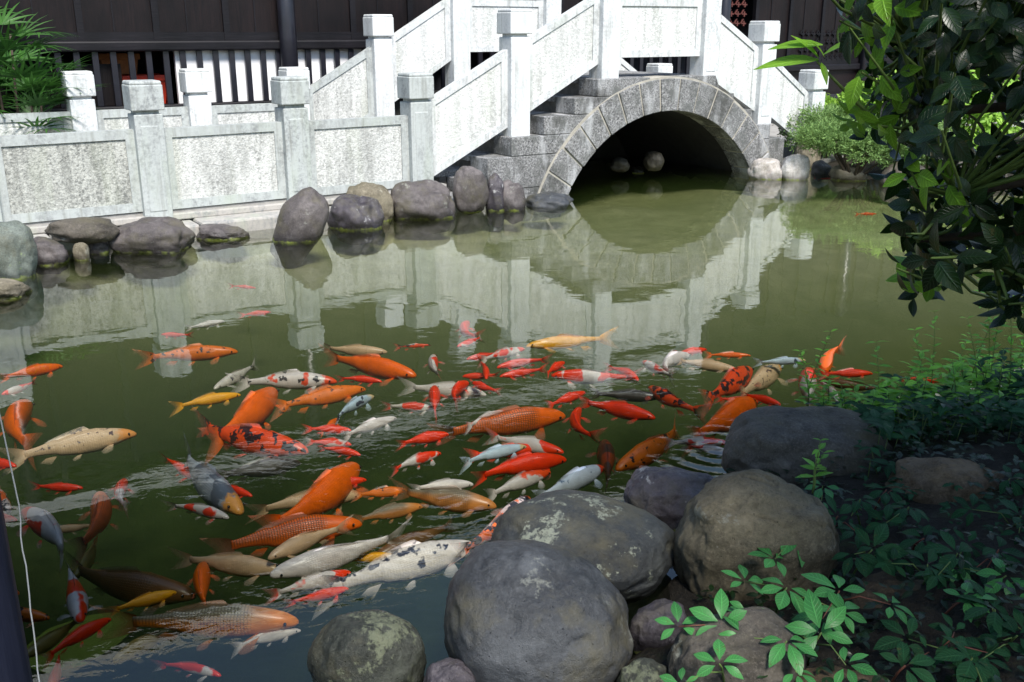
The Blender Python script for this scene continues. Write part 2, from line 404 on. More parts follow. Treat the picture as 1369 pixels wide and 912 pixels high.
    me.materials.append(mat); me.materials.append(M_EYE)
    me.polygons.foreach_set('material_index', mi); me.polygons.foreach_set('use_smooth', [True]*len(fs))
    a1 = me.attributes.new('body', 'FLOAT_VECTOR', 'POINT'); a1.data.foreach_set('vector', [x for v in at for x in v])
    a2 = me.attributes.new('rays', 'FLOAT', 'POINT'); a2.data.foreach_set('value', ry_)
    me.update(); return me, span
# ------------------------------------------------------------------ materials of the setting
M_POST = m_marble('marble_post', .55, (.64, .66, .66)); M_POSTD = m_marble('marble_post_weathered', .9, (.44, .47, .46))
M_FR = m_marble('marble_frame', .7, (.60, .62, .62)); M_FRD = m_marble('marble_frame_weathered', .95, (.43, .46, .45))
M_FLD = [m_field('panel_field_light', .42), m_field('panel_field_medium', .66), m_field('panel_field_dark', .95)]
M_GRAN = m_granite()
M_MORTAR = m_simple('mortar', (.36, .34, .29), .9)
M_SLAB = m_marble('ledge_stone', 1.0, (.40, .38, .35))
M_PAVE = m_simple('paving', (.34, .33, .31), .85)
M_WOOD = m_wood('dark_timber', (.004, .003, .004), (.014, .008, .008))
M_WOODX = m_wood('dark_timber_rail', (.005, .005, .007), (.013, .011, .014), 'x')
M_COLM = m_simple('black_lacquer', (.012, .012, .018), .35, .3, 6, .5, .1)
M_PLASTER = m_simple('white_plaster', (.86, .86, .88), .9, .05, 5)
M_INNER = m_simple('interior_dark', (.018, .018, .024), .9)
M_BEAM = m_simple('grey_beam', (.52, .53, .52), .7, .15)
M_TILE = m_simple('roof_tile', (.09, .09, .095), .8, .3, 8)
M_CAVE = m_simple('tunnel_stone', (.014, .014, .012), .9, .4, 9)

# ------------------------------------------------------------------ balustrades
def rootL(name, t=0.0, s=0.0, z=0.0):
    p = W(s, t, z); return empty(name, p, BA)
def post(root, s, zb, zt, dirty=False, w=.115, cw=.132, t=0.0):
    mat = M_POSTD if dirty else M_POST
    zc = zt - .235
    b = MB(); b.box(s-w, s+w, t-w, t+w, zb, zc-.03)
    # shallow recessed face field
    b.box(s-w*.62, s+w*.62, t-w-.006, t-w+.01, zb+.1, zc-.12)
    b.box(s-w*.80, s+w*.80, t-w*.80, t+w*.80, zc-.04, zc+.01)
    o = b.build('post', mat, root, bevel=.008)
    c = MB(); z0, z1 = zc, zt-.03
    c.box(s-cw, s+cw, t-cw, t+cw, z0, z1)
    k = cw*.93
    c.add([(s-cw*.97, t-cw*.97, z1+.0005), (s+cw*.97, t-cw*.97, z1+.0005), (s+cw*.97, t+cw*.97, z1+.0005), (s-cw*.97, t+cw*.97, z1+.0005), (s-k, t-k, zt), (s+k, t-k, zt), (s+k, t+k, zt), (s-k, t+k, zt)],
          [(4,5,6,7), (0,1,5,4), (1,2,6,5), (2,3,7,6), (3,0,4,7), (0,3,2,1)])
    c.build('cap', mat, o, bevel=.010)
    return o
def panel(root, s0, s1, b0, b1, t0, t1, dirty=1, fr=.075, th=.045, t=0.0):
    # corners: (s0,b0) (s1,b1) bottom, (s0,t0) (s1,t1) top
    o_ = [(s0, b0), (s1, b1), (s1, t1), (s0, t0)]
    h0, h1 = t0-b0, t1-b1
    def P(u, v): 
        s = s0+(s1-s0)*u; lo = b0+(b1-b0)*u; hi = t0+(t1-t0)*u; return (s, lo+(hi-lo)*v)
    fu = fr/(s1-s0); fv = fr/max(.3, h0)
    ii = [P(fu, fv), P(1-fu, fv), P(1-fu, 1-fv), P(fu, 1-fv)]
    b = MB()
    vs = [(p[0], t-th, p[1]) for p in o_] + [(p[0], t-th, p[1]) for p in ii] + [(p[0], t-th+.014, p[1]) for p in ii]
    vs += [(p[0], t+th, p[1]) for p in o_]
    fs = []; 
    for k in range(4):
        j = (k+1) % 4; fs += [(k, j, j+4, k+4), (k+4, j+4, j+8, k+8), (j, k, k+12, j+12)]
    fs += [(15, 14, 13, 12)]
    b.add(vs, fs)
    o = b.build('panel', M_FRD if dirty > 0 else M_FR, root, normals=True)
    f = MB(); n = 1
    f.add([(p[0], t-th+.0145, p[1]) for p in ii] + [(p[0], t-th+.03, p[1]) for p in ii], [(0,1,2,3), (7,6,5,4), (0,4,5,1), (1,5,6,2), (2,6,7,3), (3,7,4,0)])
    f.build('panel_field', M_FLD[dirty], o)
    return o
NS = [-3.80, -2.51, -1.25, 0.0, 1.13, 2.27, 3.72, 4.66, 5.60]
near = rootL('stone_balustrade')
tag(near, 'weathered white stone balustrade nearest the pond, climbing over the arched bridge', 'balustrade')
NT_ = {0:(.10,1.26), 1:(.10,1.26), 2:(.16,1.26), 3:(.16,1.265), 4:(.30,1.85), 5:(.95,2.40), 6:(1.1,2.40), 7:(.56,1.755), 8:(.2,1.18)}
for i, s in enumerate(NS): post(near, s, *NT_[i], dirty=i < 4)
g = .112
for a, b_, dz in ((-5.1, -3.8, 2), (-3.8, -2.51, 2), (-2.51, -1.25, 1), (-1.25, 0, 1)):
    panel(near, a+g, b_-g, .195, .20, .87, .875, dz)
panel(near, .0+g, 1.13-g, .26, .71, 1.0, 1.47, 0)
panel(near, 1.13+g, 2.27-g, .83, 1.31, 1.56, 2.02, 0)
panel(near, 2.27+g, 3.72-g, 1.37, 1.37, 1.97, 1.975, 0)
panel(near, 3.72+g, 4.66-g, 1.10, .72, 1.86, 1.45, 0)
panel(near, 4.66+g, 5.60-g, .68, .26, 1.37, .90, 0)

post(near, -5.1, .1, 1.26, True)

TF = 2.05
far = rootL('stone_balustrade', TF)
tag(far, 'farther white stone balustrade on the building side of the walkway and stair', 'balustrade')
FS = [-5.0, -3.82, -2.64, -1.50, -.42, .62, 1.65, 2.98, 3.95, 4.85]
FT = {0:(.19,1.26), 1:(.19,1.26), 2:(.19,1.27), 3:(.19,1.27), 4:(.19,1.265), 5:(.3,1.82), 6:(.95,2.40), 7:(1.1,2.40), 8:(.56,1.755), 9:(.2,1.215), 10:(.19,1.2), 11:(.19,1.2)}
for i, s in enumerate(FS): post(far, s, *FT[i])
for a, b_ in ((-5.0, -3.82), (-3.82, -2.64), (-2.64, -1.5), (-1.5, -.42)): panel(far, a+g, b_-g, .24, .24, .89, .89, 1)
panel(far, -.42+g, .62-g, .26, .70, 1.02, 1.47, 1)
panel(far, .62+g, 1.65-g, .83, 1.31, 1.56, 2.02, 0)
panel(far, 1.65+g, 2.98-g, 1.40, 1.40, 2.0, 2.0, 0)
panel(far, 2.98+g, 3.95-g, 1.10, .72, 1.86, 1.45, 0)
panel(far, 3.95+g, 4.85-g, .66, .28, 1.35, .92, 0)


# ------------------------------------------------------------------ bridge
br = rootL('stone_bridge'); tag(br, 'small arched grey granite bridge with stone steps on both sides', 'bridge')
CS, CZ, RI, RO = 3.03, -.756, 1.556, 1.90
F0, F1 = -.20, 2.25        # front and back faces
def arcpt(r, a): return (CS + r*math.sin(a), CZ + r*math.cos(a))
aL = math.acos((-.35-CZ)/RO)
ring = MB(); nb = 17; A0 = -R(76); dA = 2*R(76)/nb
rr_ = random.Random(3)
for k in range(nb):
    a0, a1 = A0 + dA*k + .006, A0 + dA*(k+1) - .006; ro = RO + rr_.uniform(-.012, .012); ft = F0 - .018 - rr_.uniform(0, .012)
    pts = [arcpt(RI, a0), arcpt(RI, (a0+a1)/2), arcpt(RI, a1), arcpt(ro, a1), arcpt(ro, (a0+a1)/2), arcpt(ro, a0)]
    ring.prism(pts, ft, F0+.3)
ring.build('arch_ring', M_GRAN, br, bevel=.008)
mo = MB(); n = 40
pts = [arcpt(RI+.006, A0 + (2*R(76))*i/n) for i in range(n+1)] + [arcpt(RO+.022, A0 + (2*R(76))*i/n) for i in range(n, -1, -1)]
for i in range(n):
    a0, a1 = A0 + 2*R(76)*i/n, A0 + 2*R(76)*(i+1)/n
    mo.prism([arcpt(RI+.006, a0), arcpt(RI+.006, a1), arcpt(RO+.022, a1), arcpt(RO+.022, a0)], F0-.008, F0+.25)
mo.build('mortar', M_MORTAR, br)
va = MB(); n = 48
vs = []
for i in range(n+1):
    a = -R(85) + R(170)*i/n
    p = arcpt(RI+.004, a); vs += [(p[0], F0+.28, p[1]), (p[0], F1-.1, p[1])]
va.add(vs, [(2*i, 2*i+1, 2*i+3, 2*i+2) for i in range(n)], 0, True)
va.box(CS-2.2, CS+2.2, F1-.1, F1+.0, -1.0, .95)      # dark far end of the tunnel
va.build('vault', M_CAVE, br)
# steps and spandrels (blocks that end where the ring begins)
def ring_s(z, side):       # s of the ring's outer edge at height z
    q = RO**2 - (z-CZ)**2; return CS + side*math.sqrt(max(0, q))
M_RISER = m_simple('step_riser', (.12, .115, .105), .9, .4, 14)
def curb(z0, z1, sa, side, f0):
    b = MB(); n = 6; zs = [z0 + (z1-z0)*i/n for i in range(n+1)]
    if side < 0:
        pts = [(sa, z0)] + [(ring_s(min(z, 1.125), -1)-.012, z) for z in zs] + [(sa, z1)]
    else:
        pts = [(ring_s(min(z, 1.125), 1)+.012, z) for z in zs]; pts = [pts[0], (sa, z0), (sa, z1)] + pts[:0:-1]
    b.prism(pts, f0, .14); b.build('curb_block', M_GRAN, br, bevel=.007)
LT = [(.68, .43), (.96, .62), (1.36, .81), (1.74, .98), (2.04, 1.162)]
zp = .10
for k, (sa, zt) in enumerate(LT): curb(zp+.004, zt, sa, -1, F0 - .005*(k % 2)); zp = zt
RT = [(4.94, .40), (4.67, .575), (4.35, .76), (4.01, .95), (3.73, 1.162)]
zp = .10
for k, (sa, zt) in enumerate(RT): curb(zp+.004, zt, sa, 1, F0 - .005*(k % 2)); zp = zt
for side, T in ((-1, [(.30, .29)] + LT), (1, [(5.3, .24)] + RT)):
    zp = .19
    for k, (sa, zt) in enumerate(T):
        b = MB(); e = sa + side*.03; q = CS
        if k == len(T)-1: q = CS - side*0.0
        lo, hi = (e, q+.3) if side < 0 else (q-.3+.003, e)
        nx_ = T[k+1][0] if k < len(T)-1 else q
        lo, hi = (e, nx_+.12) if side < 0 else (nx_-.12, e)
        if k == len(T)-1: lo, hi = (e, q-.001) if side < 0 else (q+.001, e)
        b.box(lo, hi, .145, F1, zt-.055, zt-.002); b.build('tread', M_GRAN, br, bevel=.008)
        b = MB(); lo, hi = (sa+.02, CS-.002) if side < 0 else (CS+.002, sa-.02)
        b.box(lo, hi, .15, F1-.005, max(zp-.002, .19), zt-.058) if zp > 1.0 or True else None
        # keep the tunnel clear: risers only as thin walls
        b = MB(); lo, hi = (sa+.02, sa+.10) if side < 0 else (sa-.10, sa-.02)
        b.box(lo, hi, .15, F1-.005, zp-.055, zt-.058); b.build('riser', M_RISER, br)
        zp = zt
b = MB(); b.box(2.62, 3.44, .105, .143, 1.05, 1.160); b.build('landing_edge', M_GRAN, br)
b = MB(); b.box(.40, .67, F0, 0.14, .10, .24); b.build('curb_block', M_GRAN, br, bevel=.008)
bk = MB()                      # masonry below the curbs, down to the water
for side, s0 in ((-1, -.3), (1, 5.35)):
    bk = MB(); n = 5; zs = [-.45 + .55*i/n for i in range(n+1)]
    if side < 0: pts = [(s0, -.45)] + [(ring_s(z, -1)-.012, z) for z in zs] + [(s0, .10)]
    else: pts = [(ring_s(z, 1)+.012, z) for z in zs]; pts = [pts[0], (s0, -.45), (s0, .10)] + pts[:0:-1]
    bk.prism(pts, F0-.003, .14); bk.build('foundation', M_GRAN, br)

# ------------------------------------------------------------------ walkway on the far bank
def part(name, mat, boxes, parent=None, bevel=0.0, kind=None, loc=None):
    b = MB()
    for x in boxes: b.box(*x)
    o = b.build(name, mat, parent, bevel=bevel)
    if parent is None:
        o.location = W(0, 0, 0); o.rotation_euler = (0, 0, BA); tag(o, kind=kind or 'structure')
    return o
part('walkway', M_PAVE, [(-9, .30, -.03, 2.9, -.5, .19), (5.76, 16, -.03, 2.9, -.5, .19)])
lb = []; x = -9.0; q = random.Random(5)
while x < .75:
    w = q.uniform(.8, 1.4); lb.append((x, min(x+w, .93)-.012, -.33-q.uniform(0, .03), -.034, -.5, .105+q.uniform(-.012, .012))); x += w
x = 5.37
while x < 8.2:
    w = q.uniform(.8, 1.2); lb.append((x, x+w-.012, -.25, -.034, -.5, .10)); x += w
part('kerb', M_SLAB, lb, bevel=.02)
part('kerb', M_SLAB, [(-9, .28, -.10, -.0335, .11, .165)], bevel=.01)

# ------------------------------------------------------------------ timber building
TW = 3.0
bl = rootL('timber_building', TW)
tag(bl, 'long dark timber building with slatted lower windows and grey eaves behind the balustrades', 'building')
def bp(name, mat, boxes, parent=bl, bevel=0.0):
    b = MB()
    for x in boxes: b.box(*x)
    return b.build(name, mat, parent, bevel=bevel)
SA, SB = -11, 18
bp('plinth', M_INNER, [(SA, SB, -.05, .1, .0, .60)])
bp('rail', M_WOODX, [(SA, 6.75, -.07, .03, 1.43, 1.54), (SA, 6.75, -.04, .03, .60, .86), (7.55, SB, -.07, .03, 1.00, 1.10)], bevel=.02)
# upper timber wall: frame and recessed panels
fr = []; pn = []
s = SA
mod = .78
def wallbay(s0, s1, z0, z1):
    fr.append((s0, s0+.07, -.02, .05, z0, z1)); pn.append((s0+.07, s1, .015, .04, z0, z1))
    fr.append((s0+.07, s1, -.012, .05, z0, z0+.09)); fr.append((s0+.07, s1, -.012, .05, z1-.1, z1))
    fr.append((s0+.37, s0+.385, .005, .03, z0+.09, z1-.1))
while s < 6.6: wallbay(s, s+mod, 1.54, 3.40); s += mod
s = 7.62
while s < SB: wallbay(s, s+mod, 1.10, 3.40); s += mod
bp('wall_panel', M_WOOD, pn); bp('wall_frame', M_WOODX, fr)
# lower wall right of the doorway
bp('wall_panel', M_WOOD, [(7.6, SB, -.0, .05, .60, 1.0)])
# vertical slats
k = 0; s = -3.2
while s < 6.6:
    o = MB(); o.box(s-.032, s+.032, -.03, .01, .86, 1.43); o.build('slat', M_COLM, bl, bevel=.004); s += .185; k += 1
# columns
for s in (-7.0, -3.55, -.14, 3.4, 6.85, 10.3, 13.8):
    b = MB(); b.tube([(s, -.10, .19), (s, -.10, 1.6), (s, -.10, 3.45)], [.105, .10, .098], 20); b.build('column', M_COLM, bl)
# plaster wall behind the slats and the dark room
bp('inner_wall', M_PLASTER, [(-1.42, .95, .045, .10, .6, 1.50)])
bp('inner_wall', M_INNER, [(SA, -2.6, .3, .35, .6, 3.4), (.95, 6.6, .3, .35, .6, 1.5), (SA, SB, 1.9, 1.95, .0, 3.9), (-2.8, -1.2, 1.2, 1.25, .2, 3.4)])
bp('skirt_board', M_WOOD, [(-3.2, -2.0, .10, .13, .86, 1.30)])
# doorway lattice and window lattice
def lattice(s0, s1, z0, z1, st, mat, name='lattice'):
    b = MB(); n = int((s1-s0)/st); m = int((z1-z0)/st)
    for i in range(n+1):
        for j in range(m+1):
            cx, cz = s0+st*i, z0+st*j
            b.box(cx-.012, cx+.012, -.02, .005, cz-st*.28, cz+st*.28); 
            d = st*.36
            b.box(cx-d, cx-.013, -.018, .004, cz-.01, cz+.01); b.box(cx+.013, cx+d, -.018, .004, cz-.01, cz+.01)
            b.add([(cx-st*.5, -.015, cz), (cx-st*.5+.02, -.015, cz), (cx, -.015, cz+st*.5), (cx-.02, -.015, cz+st*.5), (cx-st*.5, .003, cz), (cx-st*.5+.02, .003, cz), (cx, .003, cz+st*.5), (cx-.02, .003, cz+st*.5)],
                  [(0,1,2,3), (7,6,5,4), (0,4,5,1), (2,6,7,3)])
    return b.build(name, mat, bl)
lattice(8.75, 10.1, 1.2, 1.6, .13, M_WOODX)
lattice(6.95, 7.5, 1.75, 2.6, .14, m_simple('red_brown_wood', (.09, .025, .02), .6))
# storey beam, upper wall, eave, roof
bp('storey_beam', M_BEAM, [(SA, 6.2, -.12, .15, 3.45, 3.68)], bevel=.01)
bp('upper_wall', M_WOOD, [(SA, SB, .2, .4, 3.40, 5.6), (6.6, 7.62, .0, .06, 2.66, 3.40)])
bp('eave_board', M_BEAM, [(SA, SB, -1.14, -1.10, 5.02, 5.24)])
b = MB(); b.add([(SA, -1.10, 5.05), (SB, -1.10, 5.05), (SB, 5, 7.6), (SA, 5, 7.6), (SA, -1.10, 5.22), (SB, -1.10, 5.22), (SB, 5, 7.77), (SA, 5, 7.77)],
               [(0,3,2,1), (4,5,6,7), (0,1,5,4), (1,2,6,5), (2,3,7,6), (3,0,4,7)]); b.build('roof', M_TILE, bl)
raf = MB(); s = SA+.2
while s < SB: raf.box(s, s+.07, -1.05, .2, 5.0, 5.06); s += .35
raf.build('rafter', M_WOOD, bl).data and None
# things behind the slats
def crate_like(s, t, z, w, d, h, mat, name, label, cat):
    b = MB(); b.add([(-w*.42,-d*.42,0),(w*.42,-d*.42,0),(w*.42,d*.42,0),(-w*.42,d*.42,0),(-w*.5,-d*.5,h),(w*.5,-d*.5,h),(w*.5,d*.5,h),(-w*.5,d*.5,h),
                     (-w*.46,-d*.46,h),(w*.46,-d*.46,h),(w*.46,d*.46,h),(-w*.46,d*.46,h),(-w*.40,-d*.40,.03),(w*.40,-d*.40,.03),(w*.40,d*.40,.03),(-w*.40,d*.40,.03)],
        [(0,3,2,1),(0,1,5,4),(1,2,6,5),(2,3,7,6),(3,0,4,7),(4,5,9,8),(5,6,10,9),(6,7,11,10),(7,4,8,11),(8,9,13,12),(9,10,14,13),(10,11,15,14),(11,8,12,15),(12,13,14,15)])
    b.box(-w*.53, w*.53, -d*.54, -d*.5-.001, h-.06, h+.005); b.box(-w*.53, w*.53, d*.5+.001, d*.54, h-.06, h+.005)
    o = b.build(name, mat, None, bevel=.008); o.location = W(s, TW+t, z); o.rotation_euler = (0, 0, BA); return tag(o, label, cat)
part('bench_top', m_simple('dark_bench', (.03, .02, .02)), [(-2.7, -1.45, TW+.16, TW+.8, .19, .84)]).name = 'bench'
tag(bpy.data.objects['bench'], 'low dark bench behind the slats carrying the red tub', 'bench', kind='thing')
crate_like(-1.72, .45, .841, .5, .4, .32, m_simple('red_plastic', (.55, .04, .015), .4, .1), 'tub', 'red plastic tub showing behind the dark slats', 'tub')
crate_like(-1.95, .52, 1.175, .42, .34, .22, m_simple('brown_card', (.30, .11, .04), .8), 'box', 'brown box standing above the red tub behind the slats', 'box')

# ------------------------------------------------------------------ corner post seen at left; unseen roof over the viewer added for shade
pv = empty('shade_pavilion', (-1.2, -.4, 0)); tag(pv, 'dark bluish timber post in the bottom left corner, carrying an added unseen shade roof', 'shade_pavilion')
M_PW = m_wood('shade_pavilion_wood', (.016, .020, .042), (.045, .050, .085), 'z', .4)
def pcol(x, y):
    b = MB(); b.tube([(x+1.2, y+.4, -.3), (x+1.2, y+.4, 1.4), (x+1.2, y+.4, 3.0)], .036, 16); b.build('column', M_PW, pv)
PX, PY = -.848, 1.40
pcol(PX, PY); pcol(-4.0, 1.40); pcol(-.848, -2.2); pcol(-4.0, -2.2)  # first post shows; the others only hold up the added roof
b = MB(); b.box(-3.3, 1.0, 1.74, 1.86, 2.86, 3.0); b.box(-3.3, 1.0, -1.9, -1.78, 2.86, 3.0); b.build('beam', M_PW, pv)
b = MB(); x0, x1, y0, y1 = -3.8, 1.15, -2.6, 1.95
b.add([(x0, y0, 2.9), (x1, y0, 2.9), (x1, y1, 2.9), (x0, y1, 2.9), (-2.8, -.2, 3.9), (0, -.2, 3.9), (x0, y0, 3.0), (x1, y0, 3.0), (x1, y1, 3.0), (x0, y1, 3.0), (-2.8, -.2, 4.05), (0, -.2, 4.05)],
      [(0,1,5,4), (1,2,5), (2,3,4,5), (3,0,4), (6,10,11,7), (7,11,8), (8,11,10,9), (9,10,6), (0,6,7,1), (1,7,8,2), (2,8,9,3), (3,9,6,0)]); b.build('roof', M_TILE, pv, normals=True)  # unseen roof, added to keep sun and sky off the near water
# ------------------------------------------------------------------ pond outline, terrain, water
def pxy(x, y): p = at(x, y, 0); return (p.x, p.y)
def wxy(s, t): p = W(s, t); return (p.x, p.y)
POND = [(-3.6, 1.0), (-1.6, 1.25), pxy(330, 985), pxy(560, 960), pxy(800, 890), pxy(880, 800), pxy(915, 700), pxy(985, 600), pxy(1120, 560), pxy(1215, 545), pxy(1369, 520),
        (4.2, 4.6), (6.5, 6.2), (9.5, 9.0), pxy(1600, 246), pxy(1369, 240), pxy(1200, 233), pxy(1090, 231), wxy(5.36, -.28), wxy(5.30, -.1), wxy(4.55, .2), wxy(4.55, 2.0), wxy(1.5, 2.0), wxy(1.5, .2),
        wxy(.95, -.15), wxy(-1.0, -.36), wxy(-2.6, -.34), wxy(-4.2, -.34), wxy(-6.0, -.34), (-6.0, 5.2), (-5.5, 4.0), (-5.0, 2.0)]
def inside(x, y):
    c = False; n = len(POND)
    for i in range(n):
        x0, y0 = POND[i]; x1, y1 = POND[(i+1) % n]
        if (y0 > y) != (y1 > y) and x < (x1-x0)*(y-y0)/(y1-y0) + x0: c = not c
    return c
def sdist(x, y):
    m = 1e9; n = len(POND)
    for i in range(n):
        x0, y0 = POND[i]; x1, y1 = POND[(i+1) % n]; dx, dy = x1-x0, y1-y0
        k = max(0, min(1, ((x-x0)*dx + (y-y0)*dy)/(dx*dx+dy*dy))); m = min(m, math.hypot(x-x0-k*dx, y-y0-k*dy))
    return -m if inside(x, y) else m
def ground_z(x, y):
    d = sdist(x, y); s, t = ST((x, y))
    if d < 0:
        sh = max(0, min(1, (y - 4.8)/3.2)); dm = .93 - .69*sh
        return max(-dm, -.10 + d*1.25) + noise.noise(Vector((x*1.3, y*1.3, 8)))*.06
    nz = noise.noise(Vector((x*1.7, y*1.7, 0)))*.05 + noise.noise(Vector((x*6, y*6, 3)))*.02
    if t > -.3 and -9 < s < 16: return -.02 if d < 3 else .0
    return min(.04 + d*.22, .30) + nz*min(1, d*3) - .03
xs = []; v = -90.0
while v < 90:
    xs.append(v); v += .13 if -6.5 <= v <= 9 else (1 if abs(v) < 15 else 7)
ys = []; v = -60.0
while v < 120:
    ys.append(v); v += .13 if .5 <= v <= 16 else (1 if -8 < v < 22 else 7)
g_ = MB(); vs = [(x, y, ground_z(x, y)) for y in ys for x in xs]; nx = len(xs)
g_.add(vs, [(j*nx+i, j*nx+i+1, (j+1)*nx+i+1, (j+1)*nx+i) for j in range(len(ys)-1) for i in range(nx-1)], 0, True)
t = NT('soil'); v = t.coords(); n1 = t.noise(v, 4, 6, .7); n2 = t.noise(v, 40, 4, .8)
z = t.node('SeparateXYZ', {0: t.node('NewGeometry').outputs['Position']}).outputs[2]
c = t.mix(t.ramp(n1, .3, .7), (.012, .010, .007), (.036, .030, .020)); c = t.mix(t.ramp(n2, .55, .7, 0, .6), c, (.06, .052, .04))
c = t.mix(t.ramp(n1, .55, .68, 0, .6), c, (.030, .050, .012))
yy = t.node('SeparateXYZ', {0: t.node('NewGeometry').outputs['Position']}).outputs[1]
silt_and_light = t.mix(t.ramp(yy, 5.6, 8.6), (.012, .020, .008), (.54, .52, .33)); silt_and_light = t.mix(t.ramp(n1, .35, .65, 0, .35), silt_and_light, (.10, .12, .05))  # shade near and sunlight far are also put into the silt colour
c = t.mix(t.ramp(z, -.05, -.16), c, silt_and_light)
M_SOIL = t.done(t.pbr(c, .85, t.bump(t.math('ADD', n1, n2), .8, .03), .3))
tag(g_.build('ground', M_SOIL), kind='structure')

# water: a closed body; a clear reflecting skin over green murk
wp = MB(); n = len(POND); cx = sum(p[0] for p in POND)/n; cy = sum(p[1] for p in POND)/n
def grow(p, i):
    a, b = Vector(POND[i-1]), Vector(POND[(i+1) % n]); d = (b-a).normalized(); nrm = Vector((d.y, -d.x)); q = Vector(p) + nrm*.25; return q
big = [Vector((x, y)) for x, y in ((-7.4, .7), (5, .7), (11, 8), (11, 13.5), (4, 15), (-6.4, 8.2))]
top = 0.0; bot = -.95
wp.add([(p.x, p.y, top) for p in big] + [(p.x, p.y, bot) for p in big], [list(range(6)), list(range(11, 5, -1))] + [(i, i+6, (i+1) % 6 + 6, (i+1) % 6) for i in range(6)])
t = NT('pond_water'); pos = t.node('NewGeometry').outputs['Position']
def mapped(sx, sy, loc=(0, 0, 0), rot=0.0):
    m = t.node('Mapping', {'Vector': pos}); m.inputs['Scale'].default_value = (sx, sy, 1); m.inputs['Location'].default_value = loc; m.inputs['Rotation'].default_value = (0, 0, rot); return m.outputs[0]
calm = t.noise(mapped(1, 1), 1.1, 3, .5)
mid = t.noise(mapped(1.0, 1.5), 3.2, 3, .5, dist=.6)
ripple = t.noise(mapped(1.0, 1.5), 10, 3, .5, dist=1.0)
def disturb(cx_, cy_, r0, r1):
    d = t.node('VectorMath', {0: pos, 1: (cx_, cy_, 0)}, operation='DISTANCE').outputs['Value']; return t.ramp(d, r1, r0, 0, 1)
P1 = at(980, 560); P2 = at(500, 700); P3 = at(650, 560); P4 = at(250, 640)
mask = t.math('MAXIMUM', t.math('MAXIMUM', disturb(P1.x, P1.y, .1, 1.0), t.math('MULTIPLY', disturb(P2.x, P2.y, .3, 1.3), .8)), t.math('MULTIPLY', disturb(P3.x, P3.y, .2, 1.6), .6))
rings = None
def ring(cx_, cy_, k, r1):
    d = t.node('VectorMath', {0: pos, 1: (cx_, cy_, 0)}, operation='DISTANCE').outputs['Value']
    return t.math('MULTIPLY', t.math('SINE', t.math('MULTIPLY', d, k)), t.ramp(d, 0, r1, 1, 0))
P5 = at(1055, 500); P6 = at(590, 660); P7 = at(930, 470); P8 = at(230, 350); P9 = at(960, 600)
rings = t.math('ADD', ring(P5.x, P5.y, 62, .4), t.math('ADD', ring(P6.x, P6.y, 85, .35), ring(P9.x, P9.y, 75, .5)))
h = t.math('ADD', t.math('MULTIPLY', calm, .005), t.math('MULTIPLY', mid, .0010))
h = t.math('ADD', h, t.math('MULTIPLY', t.math('MULTIPLY', ripple, mask), .0014))
h = t.math('ADD', h, t.math('MULTIPLY', rings, .0006))
bm_ = t.node('Bump', {'Height': h, 'Strength': 1.0, 'Distance': 1.0}).outputs[0]
gl = t.node('BsdfGlossy', {'Color': (1, 1, 1), 'Roughness': .012, 'Normal': bm_}).outputs[0]
tr = t.node('BsdfTransparent', {'Color': (.97, 1, .97)}).outputs[0]
fr_ = t.node('Fresnel', {'IOR': 1.57, 'Normal': bm_}).outputs[0]
sf = t.node('MixShader', {0: fr_, 1: tr, 2: gl}).outputs[0]
vol = t.node('VolumePrincipled', {'Color': (.054, .084, .027), 'Density': 0.78, 'Anisotropy': .0, 'Absorption Color': (.32, .40, .15)}).outputs[0]
t.done(sf, vol); M_WATER = t.m
wo = wp.build('water', M_WATER, normals=True); tag(wo, kind='structure')

# ------------------------------------------------------------------ boulders, fitted to their outline
RK = {}
RK['purple'] = m_rock('rock_purple_grey', (.046, .039, .040), (.13, .115, .112), lam=.35, rough=.5)
RK['grey'] = m_rock('rock_blue_grey', (.020, .022, .026), (.072, .078, .086), lam=.22, spk=.5, rough=.40, algae=False)
RK['lichen'] = m_rock('rock_lichen', (.012, .015, .019), (.064, .069, .066), lichen=(.22, .24, .19), lam=.9, lth=.53, spk=.4, rough=.5, algae=False)
RK['dark'] = m_rock('rock_dark_wet', (.030, .026, .034), (.10, .09, .10), lichen=(.40, .40, .40), lam=.8, rough=.32)
RK['moss'] = m_rock('rock_mossy', (.012, .014, .012), (.052, .057, .045), lichen=(.17, .19, .12), lam=.55, lth=.55, rough=.45)
RK['olive'] = m_rock('rock_olive', (.034, .029, .016), (.17, .145, .095), lam=.3, crack=0, algae=False, rough=.7)
RK['brown'] = m_rock('rock_brown', (.050, .034, .018), (.15, .105, .062), lam=.1, algae=False, rough=.8)
RK['slate'] = m_rock('rock_slate', (.028, .024, .019), (.145, .128, .105), lam=.4, crack=0, algae=False, rough=.7)
RK['green'] = m_rock('rock_green_stain', (.06, .07, .06), (.20, .23, .20), lichen=(.24, .30, .16), lam=.9, rough=.6)
RK['white'] = m_rock('rock_white', (.40, .36, .33), (.72, .69, .65), lichen=(.62, .45, .40), lam=.4, rough=.7)
RK['cave'] = m_rock('rock_tunnel_shade', (.012, .011, .008), (.045, .042, .030), lam=.2)  # stones darkened: the gloom inside the arch is put into their colour
RK['tan'] = m_rock('rock_tan', (.10, .085, .055), (.26, .23, .17), lam=.3, rough=.7)
SPH = [(math.sin(th)*math.cos(ph), math.sin(th)*math.sin(ph), math.cos(th)) for th in [math.pi*(i+.5)/14 for i in range(14)] for ph in [2*math.pi*j/20 for j in range(20)]]
